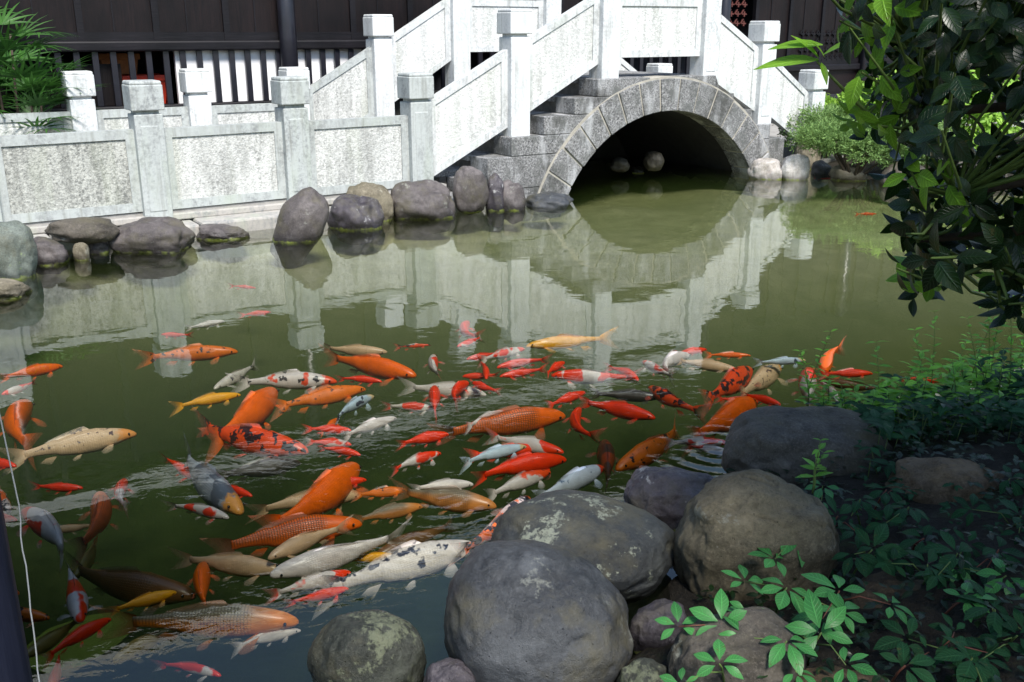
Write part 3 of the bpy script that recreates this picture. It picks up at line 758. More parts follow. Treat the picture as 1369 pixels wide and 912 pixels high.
def rock(x0, y0, x1, y1, mat, label, zb=0.0, bed=.0, depth=.8, lean=0.0, top=0.0, seed=0, rough=.11, sub=5, group=None, flat=1.0, box=.18, zc_=.30, rz=0.0, cut=True, groove=0.0):
    cx_ = (x0+x1)/2; P = at(cx_, y1, zb); D = math.hypot(P.x, P.y-0) ; DD = math.sqrt(D*D + (CH-zb)**2)
    a = (x1-x0)/2*DD/FPX; c = (y1-y0)/2*DD/FPX; X, Y = P.x, P.y + a*depth
    rnd = random.Random(seed*17+3); off = Vector((rnd.uniform(-50, 50), rnd.uniform(-50, 50), rnd.uniform(-50, 50)))
    def shape(u):
        p = Vector(u)
        if box: 
            m = max(abs(p.x), abs(p.y), abs(p.z)); p = p.lerp(p/m*.82, box)
        k = 1 + noise.noise(p*1.1 + off)*rough*2.2 + noise.noise(p*2.4 + off)*rough*1.0
        p = p*k
        p.x += lean*max(-.6, p.z); p.z *= (1 + top*p.x)
        return p
    unit = [shape(u) for u in SPH]
    cr_, sr_ = math.cos(rz), math.sin(rz)
    for it in range(14):
        zc = zb + c*zc_ - bed
        pr = []
        for p in unit:
            z = zc + p.z*c
            xx, yy = p.x*a, p.y*a*depth
            q = (X + xx*cr_ - yy*sr_, Y + xx*sr_ + yy*cr_, z)
            if cut and z < zb: 
                continue
            pr.append(proj(q))
        bx0, bx1 = min(p[0] for p in pr), max(p[0] for p in pr); by0, by1 = min(p[1] for p in pr), max(p[1] for p in pr)
        X += (cx_ - (bx0+bx1)/2)*DD/FPX; a *= ((x1-x0)/(bx1-bx0))**.8
        dep = (CH-zb)/DD
        Y -= (y1-by1)*DD/FPX/max(.15, dep)*.7 
        c *= max(.6, min(1.6, (y1-y0)/(by1-by0)))**.8
        D = math.hypot(X, Y); DD = math.sqrt(D*D + (CH-zb)**2)
    bm = bmesh.new(); bmesh.ops.create_icosphere(bm, subdivisions=sub, radius=1.0)
    for v in bm.verts:
        u = v.co.normalized(); p = shape(u)
        f = noise.noise(p*6 + off)*.030*rough/.09 + noise.noise(p*15 + off)*.010 - max(0, noise.noise(p*4 + off*2)-.25)*.10
        if groove:
            for gi, gs in ((1, 1.3), (1.6, 2.0)):
                e = abs(noise.noise(p*gs + off*(gi+2) + Vector((noise.noise(p*3+off), noise.noise(p*3-off), 0))*.25))
                f -= groove*max(0, 1-e/.05)/gi
                f += groove*.30*(1 if noise.noise(p*gs + off*(gi+2)) > 0 else 0)*max(0, 1-e/.30)
        p = p*(1+f); xx, yy = p.x*a, p.y*a*depth
        v.co = Vector((xx*cr_ - yy*sr_, xx*sr_ + yy*cr_, p.z*c))
    me = bpy.data.meshes.new('boulder'); bm.to_mesh(me); bm.free(); me.materials.append(RK[mat]); me.polygons.foreach_set('use_smooth', [True]*len(me.polygons))
    o = bpy.data.objects.new('boulder', me); COL.objects.link(o); o.location = (X, Y, zb + c*zc_ - bed)
    return tag(o, label, 'boulder', group)
G1 = 'boulders along the far water edge'; G2 = 'boulders on the near bank'; G3 = 'stones under the arch'
rock(-45, 296, 50, 374, 'green', 'big greenish stained boulder cut by the left photo edge', seed=1, group=G1, box=.3)
rock(-60, 372, 42, 402, 'tan', 'low mossy rock awash at the far left below the greenish boulder', seed=2, group=G1)
rock(36, 316, 92, 352, 'purple', 'grey-brown rounded boulder between the greenish one and the flat slab', seed=3, group=G1)
rock(60, 290, 160, 326, 'slate', 'flat dark overhanging slab propped on two small stones', zb=.085, seed=4, depth=.7, group=G1, box=.3, sub=4, cut=False, zc_=.9)
rock(97, 324, 120, 346, 'tan', 'small tan prop stone under the left side of the flat slab', seed=5, group=G1, sub=4)
rock(119, 320, 146, 338, 'purple', 'small reddish prop stone under the right side of the flat slab', seed=6, group=G1, sub=4)
rock(144, 290, 262, 338, 'purple', 'wide domed purple-grey boulder in front of the first full post', seed=7, group=G1, depth=.7)
rock(262, 299, 334, 321, 'purple', 'low flat brownish stone with a green water line right of the wide domed boulder', seed=8, group=G1)
rock(366, 250, 440, 315, 'purple', 'tall brown boulder leaning to a peak on its right', seed=9, group=G1, lean=.55, rough=.07, box=.05)
rock(438, 260, 514, 307, 'dark', 'dark speckled round boulder right of the leaning peaked boulder', seed=10, group=G1)
rock(463, 243, 526, 292, 'tan', 'mossy tan boulder tucked behind the dark speckled one', zb=.0, seed=11, group=G1)
rock(520, 240, 608, 292, 'purple', 'broad grey boulder with a low dome below the stair post', seed=12, group=G1)
rock(605, 222, 654, 284, 'purple', 'tall upright egg-shaped boulder at the foot of the steps', seed=13, group=G1, rough=.06, zc_=.8)
rock(648, 231, 676, 275, 'dark', 'narrow dark stone wedged right of the upright egg-shaped boulder', seed=14, group=G1, sub=4)
rock(664, 240, 703, 277, 'purple', 'small pointed purple stone beside the mossy patch at the arch foot', seed=15, group=G1, sub=4)
rock(703, 256, 766, 276, 'grey', 'flat pale stone with a yellow-green rim at the left foot of the arch', seed=16, group=G1, sub=4)
rock(999, 211, 1046, 240, 'white', 'larger whitish boulder at the right foot of the arch', seed=17, group=G1)
rock(1042, 206, 1083, 236, 'white', 'smaller whitish boulder next to the junipers', seed=18, group=G1)
rock(1062, 178, 1098, 222, 'tan', 'upright brown rock half hidden behind the juniper', zb=.02, seed=19, group=G1)
rock(1084, 214, 1112, 234, 'grey', 'small grey stone at the waterline under the juniper', seed=20, group=G1, sub=4)
rock(1108, 218, 1160, 242, 'tan', 'low tan stone at the waterline below the juniper bushes', seed=21, group=G1, sub=4)
rock(1175, 215, 1240, 246, 'slate', 'dark bank stone seen through the overhanging leaves', seed=22, group=G1, sub=4)
rock(1255, 216, 1350, 250, 'slate', 'wide dark bank stone at the right behind the overhanging leaves', seed=23, group=G1, sub=4)
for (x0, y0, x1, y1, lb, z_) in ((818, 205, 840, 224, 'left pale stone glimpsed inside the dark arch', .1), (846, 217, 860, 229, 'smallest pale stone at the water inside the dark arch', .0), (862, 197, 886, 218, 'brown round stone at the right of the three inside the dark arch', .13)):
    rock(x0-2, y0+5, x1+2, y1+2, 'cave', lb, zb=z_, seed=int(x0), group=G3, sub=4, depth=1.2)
# near bank
rock(595, 722, 846, 950, 'grey', 'largest smooth blue-grey boulder at the bottom centre', seed=31, group=G2, lean=-.05, rough=.045, sub=6, top=-.30, depth=1.0, zc_=.55, box=0)
rock(655, 655, 905, 806, 'lichen', 'dark boulder spotted with pale lichen behind the largest one', seed=32, group=G2, rough=.05, sub=6, zc_=.5, box=.05, top=-.12)
rock(411, 816, 568, 940, 'moss', 'round mossy boulder standing in the water at bottom left of the largest one', seed=33, group=G2, rough=.06, sub=6, box=0)
rock(833, 624, 968, 712, 'dark', 'low dark glossy boulder with white specks at the water edge', seed=34, group=G2, sub=6)
rock(898, 630, 1120, 815, 'olive', 'rugged olive-brown boulder between the broad dark one and the creeper-covered one', seed=45, group=G2, rough=.08, sub=6, box=.22, zc_=.5, groove=.045)
rock(966, 543, 1196, 668, 'slate', 'broad dark grey boulder rising above the feeding koi', seed=36, group=G2, rough=.07, sub=6, zc_=.5, box=.15, groove=.02)
rock(1180, 612, 1356, 712, 'brown', 'brown boulder in deep shade at the right', zb=.06, seed=37, group=G2, sub=6)
rock(893, 812, 1076, 960, 'slate', 'grey boulder under the creeper at the bottom edge', zb=.05, seed=38, group=G2, rough=.07, sub=6)
rock(1128, 762, 1300, 860, 'brown', 'low brown boulder in the dark below the creeper leaves', zb=.06, seed=39, group=G2, sub=6)
rock(560, 880, 640, 960, 'dark', 'small wet stone between the mossy boulder and the largest one', seed=40, group=G2, sub=5)
rock(838, 800, 925, 880, 'dark', 'dark wet stone wedged behind the grey creeper boulder', seed=41, group=G2, sub=5)
rock(820, 880, 905, 960, 'moss', 'speckled wet stone at the bottom edge right of the largest boulder', seed=42, group=G2, sub=5)
rock(1060, 890, 1200, 980, 'brown', 'brownish stone just showing at the bottom edge under the leaves', zb=.1, seed=43, group=G2, sub=5)
# ------------------------------------------------------------------ koi: (nose x, y, tail x, y, skin, bend, extra depth, fatness, label)
FISH = [
(84,489,-4,508,'orange',.2,0,1,'plain orange koi at the left edge crossing the post reflection'),
(2,527,36,514,'red_white',.3,.02,1,'small red and white koi cut by the left edge below the post reflection'),
(38,538,54,604,'orange',.3,.08,1,'deep orange koi seen from above with spread fins below the post reflection'),
(183,578,2,620,'cream_spots',.1,0,1,'long cream koi with fine dark back specks at the left'),
(22,623,-45,617,'red',.2,0,1,'red koi cut by the left edge under the speckled cream koi'),
(318,469,182,482,'orange_black',.15,0,.85,'orange-red koi with a few black spots swimming right near the tall post reflection'),
(300,429,246,440,'white',.1,.04,.8,'slim white koi high up on the left under the wall reflection'),
(215,447,252,448,'red',.1,.08,.8,'dim pink koi above the spotted orange-red one at the left'),
(362,417,338,420,'red',.1,.08,.8,'faint tiny red koi alone under the second post reflection'),
(342,385,306,383,'red',.1,.04,.6,'thin small red koi nearest the far boulders at the left'),
(286,519,344,486,'white_black',.2,.08,.8,'dim grey-white koi with dark spots pointing down left'),
(451,509,306,516,'sanke',.12,0,.9,'white koi with black dots and a red forehead patch'),
(322,527,228,548,'yellow',.25,0,.8,'bright yellow koi at the left of the shoal'),
(367,521,271,598,'orange',-.2,0,1.05,'large plain orange koi slanting up right beside the yellow one'),
(489,519,362,549,'orange_black',.2,.01,.9,'pale orange koi with a row of black spots right of the yellow one'),
(511,510,448,508,'red',.15,0,.8,'plain red koi just right of the white one with black dots'),
(412,602,264,566,'red_black',-.15,0,1,'black and red koi with a black tail in the left of the shoal'),
(360,568,316,560,'orange',.1,.12,.9,'dim deep orange koi under the large slanting orange one'),
(402,618,282,640,'black',.2,.07,1.1,'large dark koi beneath the black and red one'),
(111,652,50,650,'red',-.1,.02,.9,'red koi alone in the dark water at the left'),
(168,641,175,682,'red_white',.4,0,1,'red koi pointing upward with pale fins left of the blue-grey one'),
(323,684,248,604,'blue_grey',-.15,0,1,'blue-grey koi with an orange face swimming down right'),
(306,692,218,678,'white_red',.2,.04,.9,'white koi with a red back behind the blue-grey one'),
(262,640,216,612,'red',.2,.09,.9,'dim red koi behind the tail of the blue-grey one'),
(337,663,296,650,'red',.1,.05,.9,'short red koi showing right of the blue-grey back'),
(133,659,90,744,'orange_net',-.25,0,1,'pale orange koi seen from above swimming up in the dark left water'),
(31,681,78,752,'red_white',-.2,0,1,'white koi with a red head swimming up left beside the white string'),
(107,830,88,755,'white_red',.2,0,1.1,'white koi with large red patches swimming down at the left'),
(100,770,122,715,'olive',.3,.12,1,'dim olive-gold koi in the depth at the left'),
(62,710,112,704,'cream',.1,.1,.8,'dim cream koi between the two upright ones at the left'),
(23,695,-50,691,'red',.1,0,1,'red koi at the left edge above the wooden pole'),
(12,684,-30,640,'tricolour',.1,.03,1,'dull orange koi cut by the left edge above a red one'),
(26,793,-30,788,'orange',.1,.02,1,'orange koi head beside the wooden pole'),
(66,826,-20,818,'orange_black',.1,.0,1.1,'dark spotted orange koi right of the wooden pole'),
(28,880,112,822,'olive',.3,.08,1.1,'olive-gold koi with a long tail at the bottom left'),
(149,826,58,888,'red',.15,0,.9,'bright red koi slanting up right at the bottom left'),
(66,930,78,872,'red',.1,.03,1,'red koi cut by the bottom edge beside the string'),
(236,791,150,818,'yellow',.15,0,1,'golden yellow koi nose-up behind the big dark-backed one'),
(399,829,134,836,'gold_net',.10,0,.95,'big golden koi with a dark scaled back at the bottom left'),
(150,885,262,838,'olive',-.2,.09,1.1,'dim bronze koi beneath the big dark-backed golden one'),
(262,795,92,752,'brown',-.2,.10,1.1,'large dark brown koi in the depth above the golden ones'),
(272,752,280,818,'orange',.05,.04,1.15,'plain orange koi seen from above swimming up behind the dark-backed golden one'),
(296,903,224,894,'red_white',.15,.03,.8,'pinkish koi under the blue sky reflection'),
(402,842,318,868,'white',.2,.06,.9,'pale koi under the blue sky reflection by the golden nose'),
(477,621,338,716,'orange',-.18,0,1.1,'largest plain bright orange koi in the middle of the shoal'),
(490,641,420,650,'red',.1,.03,1,'red koi showing its head behind the largest orange one'),
(484,660,330,690,'cream',.1,.06,1,'yellowish cream koi beneath the largest orange one'),
(485,698,274,745,'orange_net',.12,0,1,'long orange koi with dark net scales on its back'),
(358,746,472,704,'cream',-.1,-.01,1,'cream koi facing left against the net-scaled orange one'),
(361,768,546,712,'white',.12,-.01,1,'large plain white koi facing left below the cream one'),
(378,762,230,748,'cream',-.1,.04,1,'pale cream koi with its tail to the left under the white one'),
(441,694,362,707,'red_white',.1,.03,.8,'slim koi with a red crown above the net-scaled orange one'),
(534,744,466,752,'yellow',.1,.06,1,'yellowish koi face peeking right below the white one'),
(469,764,354,800,'white_red',.15,.02,.9,'white koi with red squares below the plain white one'),
(466,786,396,804,'red',.1,.02,.9,'red koi tucked under the red-squared one'),
(640,728,420,800,'white_black',.12,-.01,1,'big white koi with ink-black back spots beside the largest boulder'),
(708,664,598,745,'tricolour',-.15,-.03,.95,'orange, black and white koi climbing onto the lichen spotted boulder'),
(545,655,470,664,'orange_black',.1,.02,1,'orange and white koi breaking the rippled surface at centre'),
(633,647,546,656,'white',.1,0,1,'plain white koi above the tan dark-backed one'),
(664,676,524,656,'tan_net',-.1,0,1.1,'tan koi with a dark scaled back at the centre'),
(566,676,468,700,'tan_net',.1,.05,1,'dim tan koi below the ripples at centre'),
(500,745,612,700,'brown',.1,.10,1.1,'dim dark brown koi in the depth at centre'),
(758,613,630,647,'red',.12,0,1,'plain red-orange koi slanting up right above the red and blue mottled one'),
(736,630,648,668,'sanke',.15,.02,.9,'red, white and blue mottled koi under the plain slanting red-orange one'),
(807,624,712,672,'white_red_head',.1,-.01,1,'white koi with a red cap nosing right beside the lichen spotted boulder'),
(704,596,616,624,'pale_blue',.15,-.01,.8,'small blue-white koi with a black tail'),
(723,598,622,612,'red',.1,.03,.9,'red koi right behind the small blue-white one'),
(754,604,648,584,'white_red',.1,.02,.9,'white koi with a red saddle and cheek swimming down right'),
(590,605,522,634,'red_white',.2,.0,.9,'small red and white koi with trailing white fins left of centre'),
(600,580,530,597,'red',.1,.0,1.1,'red koi below the tail of the long orange-red one'),
(756,554,575,588,'orange_net',.1,0,1,'long orange-red koi with fine net scales at centre'),
(679,550,622,574,'red_white',.2,.0,.9,'red and white koi just above the long orange-red one'),
(783,524,730,545,'red',.15,0,.8,'small red koi left of the black one'),
(887,531,782,527,'black',.1,.02,.8,'black koi between the pink one and the big red one'),
(868,517,950,556,'red_black',.35,0,.8,'dark red koi with black back curving down right'),
(876,558,770,537,'red',-.15,0,1,'big plain red koi right of centre'),
(775,545,812,586,'red',.8,0,.8,'plain red koi curling down beside the big red one'),
(823,627,905,571,'orange_black',.25,0,1,'orange koi with black spots and a black trailing tail'),
(808,590,812,652,'brown_red',.1,.01,1.1,'dark brown-red koi seen from above nosing upward'),
(737,501,858,505,'red_white',.1,0,.9,'pink-red koi with a white belly crossing the bridge post reflection'),
(755,484,732,502,'red',.2,0,1,'short red koi above the head of the pink-red one'),
(668,503,733,493,'red',.15,0,.8,'deep red slim koi pointing left of the pink-red one'),
(664,491,738,482,'red',-.15,.01,.8,'red koi with a pale tail just above the slim deep red one'),
(702,466,640,484,'red_white',.2,0,.8,'red and white koi under the tall post reflection'),
(703,462,824,453,'yellow',.08,0,.75,'long golden yellow koi facing left'),
(945,467,900,474,'red',.15,0,.9,'short red koi above the curled white one'),
(922,474,908,506,'white',.9,0,.9,'small curled white koi'),
(859,483,905,506,'red_white',.1,0,.9,'red koi slanting down right left of the curled white one'),
(853,508,806,492,'red',.5,0,1,'red koi ending at the dark red black-backed one'),
(986,494,896,482,'cream',.05,.01,.85,'pale peach koi right of the curled white one'),
(1004,475,940,476,'orange',.1,.02,.6,'slim orange koi above the pale peach one'),
(1003,493,936,541,'red_black',-.15,0,1,'red-orange koi with black blotches beside the ripple rings'),
(1042,490,986,534,'cream_spots',.1,.04,1,'blurred cream koi under the ripple rings'),
(1077,481,1006,486,'pale_blue',.1,-.01,.7,'slim blue-white koi at the ripple rings'),
(1010,535,916,592,'orange',-.12,0,1.1,'large plain orange koi by the broad dark boulder'),
(1081,494,1086,548,'white_red',.1,-.01,1,'orange and white koi nosing upward behind the broad dark boulder'),
(1102,499,1131,464,'orange',-.3,-.03,.9,'orange koi lifting its tail out of the water at the right'),
(1167,499,1096,501,'red',.1,-.01,.8,'flat red koi overlapping the one lifting its tail'),
(1094,508,1200,525,'brown',.1,.03,.7,'long dark brown koi by the weeds at the right'),
(1120,536,1090,508,'white',.2,.03,.8,'grey-white koi behind the weeds'),
(975,592,886,594,'red_white',.15,.0,.8,'red and white koi left of the broad dark boulder in the bright reflection'),
(980,606,936,600,'white_red',.2,.0,.9,'small white and red koi touching the broad dark boulder'),
(1014,537,958,534,'red',.1,.03,.8,'red koi hidden behind the large orange one by the broad boulder'),
(1044,541,1024,536,'red',.1,.01,1,'red koi tip showing over the broad dark boulder'),
(1260,510,1212,508,'red',.1,.0,.8,'lone red koi among the weeds at the right'),
(518,470,428,464,'cream',-.12,.01,.9,'cream koi above the big orange one with specks'),
(556,501,432,477,'orange',-.1,0,1,'big orange koi with fine specks left of the thin red one'),
(576,461,528,465,'red_black',.1,.02,.5,'thin dark red koi alone at upper centre'),
(580,475,592,504,'red_white',.3,.01,1,'small white koi with a red tail seen from above'),
(626,430,650,450,'red',.7,0,1,'small curled bright red koi at the top of the shoal'),
(611,463,640,452,'red_white',.3,0,.9,'short red koi with a white tail below the curled one'),
(624,480,668,472,'red',.2,.03,.9,'dim red koi above a cluster of red ones at centre'),
(650,506,636,482,'red',.3,.02,.8,'small red koi pointing down in the red cluster'),
(618,503,668,500,'red',.2,.07,1,'faint dark red koi in the red cluster'),
(650,527,534,518,'white',-.1,.04,.9,'dim white koi passing under the red cluster'),
(626,511,616,542,'red',.4,0,1,'red koi nosing upward in the red cluster'),
(632,511,672,525,'red_white',.2,0,1,'red koi with a white tail tip pointing up left in the red cluster'),
(581,517,582,556,'red',.1,.01,1,'scarlet koi seen from above with spread fins left of the red cluster'),
(584,546,510,544,'white_red',.1,.07,.9,'dim white and red koi under the scarlet one'),
(500,529,450,566,'pale_blue',.35,0,.8,'pale blue koi with a curled dark tail'),
(530,558,456,588,'white',.15,-.01,.8,'slim white koi with a yellowish head left of centre'),
(470,575,404,575,'red',.15,0,.9,'bright red koi left of the slim white one'),
(452,560,430,580,'orange',.1,.10,1,'dim orange koi behind the bright red one'),
(470,594,410,592,'red_white',.2,.03,1,'blurred white and red koi below the bright red one'),
(482,608,436,602,'red',.2,.05,1,'dim red koi above the nose of the largest orange one'),
(655,560,700,572,'white',.2,.06,.9,'dim pale koi under the long orange-red one'),
(1172,286,1142,287,'red',.1,.01,.6,'tiny red koi far off in the open water at the right'),
(1112,239,1086,238,'red',.1,.01,.6,'tiny red koi near the juniper bank'),
(1292,244,1246,241,'orange',.1,-.01,.6,'small orange koi near the far bank behind the leaves'),
]
for i, (hx, hy, tx, ty, skin, bend, dz, fat, lab) in enumerate(FISH):
    fat *= .80; bend = bend*1.5 + random.Random(i*7+1).uniform(-.22, .22)
    z = -.075 - dz*1.0
    A, B = at(hx, hy, z), at(tx, ty, z); Ls = (A-B).length
    z = -(.118*fat*.9*min(Ls, .8) + .015) - dz*1.15
    A, B = at(hx, hy, z), at(tx, ty, z); Ls = (A-B).length
    Lc = max(.22, min(.92, Ls*1.04))
    me, span = koi_mesh(Lc, bend, i, KOI[skin], fat=fat)
    if span < Lc*.985: me, span = koi_mesh(Lc*Lc/span, bend, i, KOI[skin], fat=fat)
    d = (A-B).normalized(); C0 = A - d*(Lc/2)
    o = bpy.data.objects.new('koi', me); COL.objects.link(o); o.location = C0
    o.rotation_euler = Euler((R(random.Random(i).uniform(-14, 14)), 0, math.atan2(d.y, d.x)))
    tag(o, lab, 'koi', 'koi feeding in the pond')
# ------------------------------------------------------------------ plants
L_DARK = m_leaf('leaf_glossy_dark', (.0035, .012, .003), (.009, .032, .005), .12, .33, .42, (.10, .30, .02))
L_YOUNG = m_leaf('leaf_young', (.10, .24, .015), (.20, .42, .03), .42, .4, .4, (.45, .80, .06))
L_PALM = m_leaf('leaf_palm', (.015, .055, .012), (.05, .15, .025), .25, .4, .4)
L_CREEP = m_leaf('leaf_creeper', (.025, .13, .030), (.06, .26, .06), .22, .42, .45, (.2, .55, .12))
L_CREEPD = m_leaf('leaf_creeper_shade_tint', (.005, .030, .010), (.014, .070, .022), .15, .6, .2, (.06, .22, .08))  # darker copy of the creeper green, bank shade put into the colour
L_WEED = m_leaf('leaf_weed', (.08, .26, .015), (.20, .50, .05), .35, .45, .4, (.35, .75, .08))
L_JUN = m_leaf('juniper_needles', (.07, .15, .04), (.24, .38, .12), .25, .6, .3, (.45, .6, .15))
L_BUSH = m_leaf('leaf_bank_shrub', (.12, .28, .02), (.32, .55, .08), .3, .5, .4)
M_BARK = m_simple('bark', (.055, .042, .030), .85, .4, 20)
M_STEM = m_simple('green_stem', (.10, .16, .04), .6, .2, 20)
M_REDSTEM = m_simple('red_stem', (.14, .05, .03), .6, .2, 20)
def rvec(r, a=1.0): return Vector((r.uniform(-a, a), r.uniform(-a, a), r.uniform(-a, a)))

# dark overhanging tree: trunk right of the picture, crown of leaf whorls
def px_at(x, y, d): return atd(x, y, d)
tr_ = empty('broadleaf_tree', (2.75, 2.75, .0))
tag(tr_, 'dark glossy-leaved tree hanging over the pond from the right', 'tree')
TO = Vector((2.75, 2.75, 0))
b = MB(); b.tube([(0, 0, -.1), (-.05, .02, .5), (.03, -.03, 1.1), (-.08, .04, 1.8), (.02, .1, 2.6), (.1, 0, 3.3)], [.14, .105, .09, .08, .055, .03], 12); b.build('trunk', M_BARK, tr_)
rnd = random.Random(11)
POLY = [(1020, -40), (1080, -20), (1098, 20), (1088, 75), (1110, 130), (1098, 165), (1130, 200), (1152, 262), (1207, 285), (1182, 318), (1204, 372), (1224, 397), (1274, 387), (1302, 417), (1310, 452), (1420, 455), (1560, 420), (1700, 300), (1700, -300), (1080, -300)]
def inpoly(x, y, P):
    c = False; n = len(P)
    for i in range(n):
        x0, y0 = P[i]; x1, y1 = P[(i+1) % n]
        if (y0 > y) != (y1 > y) and x < (x1-x0)*(y-y0)/(y1-y0) + x0: c = not c
    return c
clusters = []
tries = 0
while len(clusters) < 500 and tries < 40000:
    tries += 1
    x, y = rnd.uniform(1040, 1700), rnd.uniform(-300, 440)
    if not inpoly(x, y, POLY): continue
    # thin the left fringe a little, keep a few sky gaps
    if noise.noise(Vector((x/60, y/60, 4))) > .06 and x < 1500: continue
    if x < 1170 and rnd.random() < .35: continue
    d = rnd.uniform(2.05, 3.2)
    p = px_at(x, y, d) - TO
    if any((p-q).length < .07 for q, _ in clusters): continue
    clusters.append((p, x))
# overhead and outer crown, out of view, added to shade the bank
while len(clusters) < 1900:
    p = Vector((rnd.uniform(-2.0, 2.4), rnd.uniform(-3.2, 2.4), rnd.uniform(1.75, 3.9)))
    q = Vector(((p.x-.1)/2.2, (p.y+.5)/2.8, (p.z-2.4)/1.5))
    if q.length > 1: continue
    P_ = p + TO; sx_, sy_ = proj(P_)
    if P_.y > .2 and sy_ > -30 and sx_ < 1700: continue
    if P_.x < 1.15 or P_.y > 2.1: continue
    if P_.length < 1.0 or (P_-Vector((0, 0, CH))).length < .7: continue
    clusters.append((p, 2000))
hubs = [px_at(1330, 60, 2.5)-TO, px_at(1250, 150, 2.4)-TO, px_at(1280, 260, 2.3)-TO, px_at(1330, 350, 2.3)-TO, px_at(1220, 60, 2.6)-TO, px_at(1400, 180, 2.6)-TO, px_at(1230, 320, 2.5)-TO,
        Vector((-.9, .3, 2.3)), Vector((-.5, -.9, 2.3)), Vector((.5, -.9, 2.5)), Vector((.6, .6, 2.4)), Vector((-1.5, -.5, 2.4)), Vector((-.3, .2, 3.0)), Vector((-.6, -1.7, 2.4)), Vector((-1.3, -1.3, 2.5))]
for i, h_ in enumerate(hubs):
    z0 = max(.6, min(2.4, h_.z - .15)); st = Vector((0, 0, z0)); md = (st+h_)/2 + rvec(rnd, .08) + Vector((0, 0, .08))
    b = MB(); b.tube([st, (st*2+md)/3 + rvec(rnd, .02), md, (md+h_)/2+rvec(rnd, .03), h_], [.042, .032, .022, .015, .009], 7); b.build('branch', M_BARK, tr_)
tw = MB(); cr = MB()
def whorl(mb, p, dirv, n, r_, Lm=.070, wd=.54, m=0, droop=.25):
    dirv = dirv.normalized(); a0 = r_.uniform(0, 6.28)
    s1 = dirv.cross(Vector((0, 0, 1)) if abs(dirv.z) < .9 else Vector((1, 0, 0))).normalized(); s2 = dirv.cross(s1)
    for k in range(n):
        a = a0 + k*2.4; rad = s1*math.cos(a) + s2*math.sin(a)
        d = (dirv*r_.uniform(.1, .75) + rad*1.0 + Vector((0, 0, -.15))).normalized()
        L = Lm*r_.uniform(.7, 1.25)
        mb.leaf(p - dirv*(.017*k) + d*.010, d, dirv + rvec(r_, .35), L, L*wd*r_.uniform(.85, 1.15), droop*r_.uniform(.2, 2.4), r_.uniform(.02, .38), m, seg=6, shape=1.15)
for p, x in clusters:
    h_ = min(hubs, key=lambda q: (q-p).length); dv = (p-h_)
    if dv.length < .02: dv = Vector((-1, 0, 0))
    if dv.length < .75: tw.tube([h_, (h_+p)/2 + rvec(rnd, .03) - Vector((0, 0, .02)), p], [.006, .004, .0025], 4, cap=False)
    dd = (dv.normalized() + Vector((-.35, -.1, -.25)) + rvec(rnd, .3))
    young = (x < 1180 and rnd.random() < .45) or (x < 1420 and rnd.random() < .16)
    whorl(cr, p, dd, rnd.randint(5, 8), rnd, m=1 if young else 0, Lm=.060 if x < 1900 else .13)
# the bright young shoot reaching left
tip = px_at(1092, 82, 2.25)-TO; root_ = px_at(1175, 165, 2.35)-TO
tw.tube([px_at(1235, 200, 2.4)-TO, root_, px_at(1130, 122, 2.3)-TO, tip], [.006, .005, .004, .0025], 5)
for (x, y, lx, ly) in ((1095, 80, 1010, 80), (1095, 78, 1065, 42), (1100, 74, 1150, 42), (1098, 84, 1108, 110), (1103, 78, 1090, 52), (1100, 60, 1030, 55)):
    a_ = px_at(x, y, 2.25)-TO; e_ = px_at(lx, ly, 2.22)-TO
    cr.leaf(a_, e_-a_, Vector((.1, -.5, .9)), (e_-a_).length*1.0, (e_-a_).length*.30, .18, .2, 1, seg=5)
tw.build('twig', M_STEM, tr_); 
cro = cr.build('crown', [L_DARK, L_YOUNG], tr_)

# juniper bushes on the right bank
def juniper(name, x0, y0, x1, y1, base_y, lab, n=900, seed=0, kind='jun', dback=.4):
    r_ = random.Random(seed); P0 = at((x0+x1)/2, base_y, .05); P0.y += dback
    P0 = Vector((P0.x + P0.x/P0.y*0, P0.y, .08)); DD = math.hypot(P0.y, P0.x); k = DD/FPX
    rx = (x1-x0)/2*k; top = CH - (((y0+y1)/2) and 0); 
    dtop = ray((x0+x1)/2, y0); zt = CH + dtop.z*(P0.y/dtop.y); zb_ = .06; rz_ = (zt-zb_)
    root = empty(name, P0); tag(root, lab, 'bush', 'bushes on the right bank')
    st = MB(); fo = MB(); lobes = []
    for i in range(13):
        a = r_.uniform(0, 6.28); q = r_.uniform(.2, .85)
        c = Vector((math.cos(a)*rx*q, math.sin(a)*rx*.6*q, rz_*r_.uniform(.16, .70))); lobes.append((c, rx*r_.uniform(.26, .40)))
        st.tube([(0, 0, -.1), c*.5 + Vector((0, 0, .03)), c], [.022, .014, .006], 5)
    st.build('stem', M_BARK, root)
    for i in range(n):
        c, rr = lobes[r_.randrange(len(lobes))]; u = rvec(r_).normalized(); u.z = u.z*(.5 if kind == 'jun' else .75) + .1
        p = c + u*rr*r_.uniform(.55, 1.08)
        if p.z < .02: continue
        d = (u + Vector((0, 0, .15)) + rvec(r_, .35)).normalized()
        if kind == 'jun':
            for q in range(9):
                e = p + d*(.012*q); o_ = (d*1.0 + rvec(r_, .9)).normalized()
                fo.leaf(e, o_, rvec(r_), .036*r_.uniform(.7, 1.2), .012, 0, .1, 0, seg=2)
        else:
            whorl(fo, p, d, 5, r_, Lm=.075, wd=.5)
    fo.build('foliage', L_JUN if kind == 'jun' else L_BUSH, root)
juniper('juniper_bush', 1052, 128, 1160, 205, 224, 'nearest juniper bush with feathery green sprays beside the last balustrade post', 2300, 1, dback=.5)
juniper('juniper_bush', 1085, 140, 1215, 232, 240, 'low juniper spreading over the waterline right of the white boulders', 2400, 2, dback=.25)
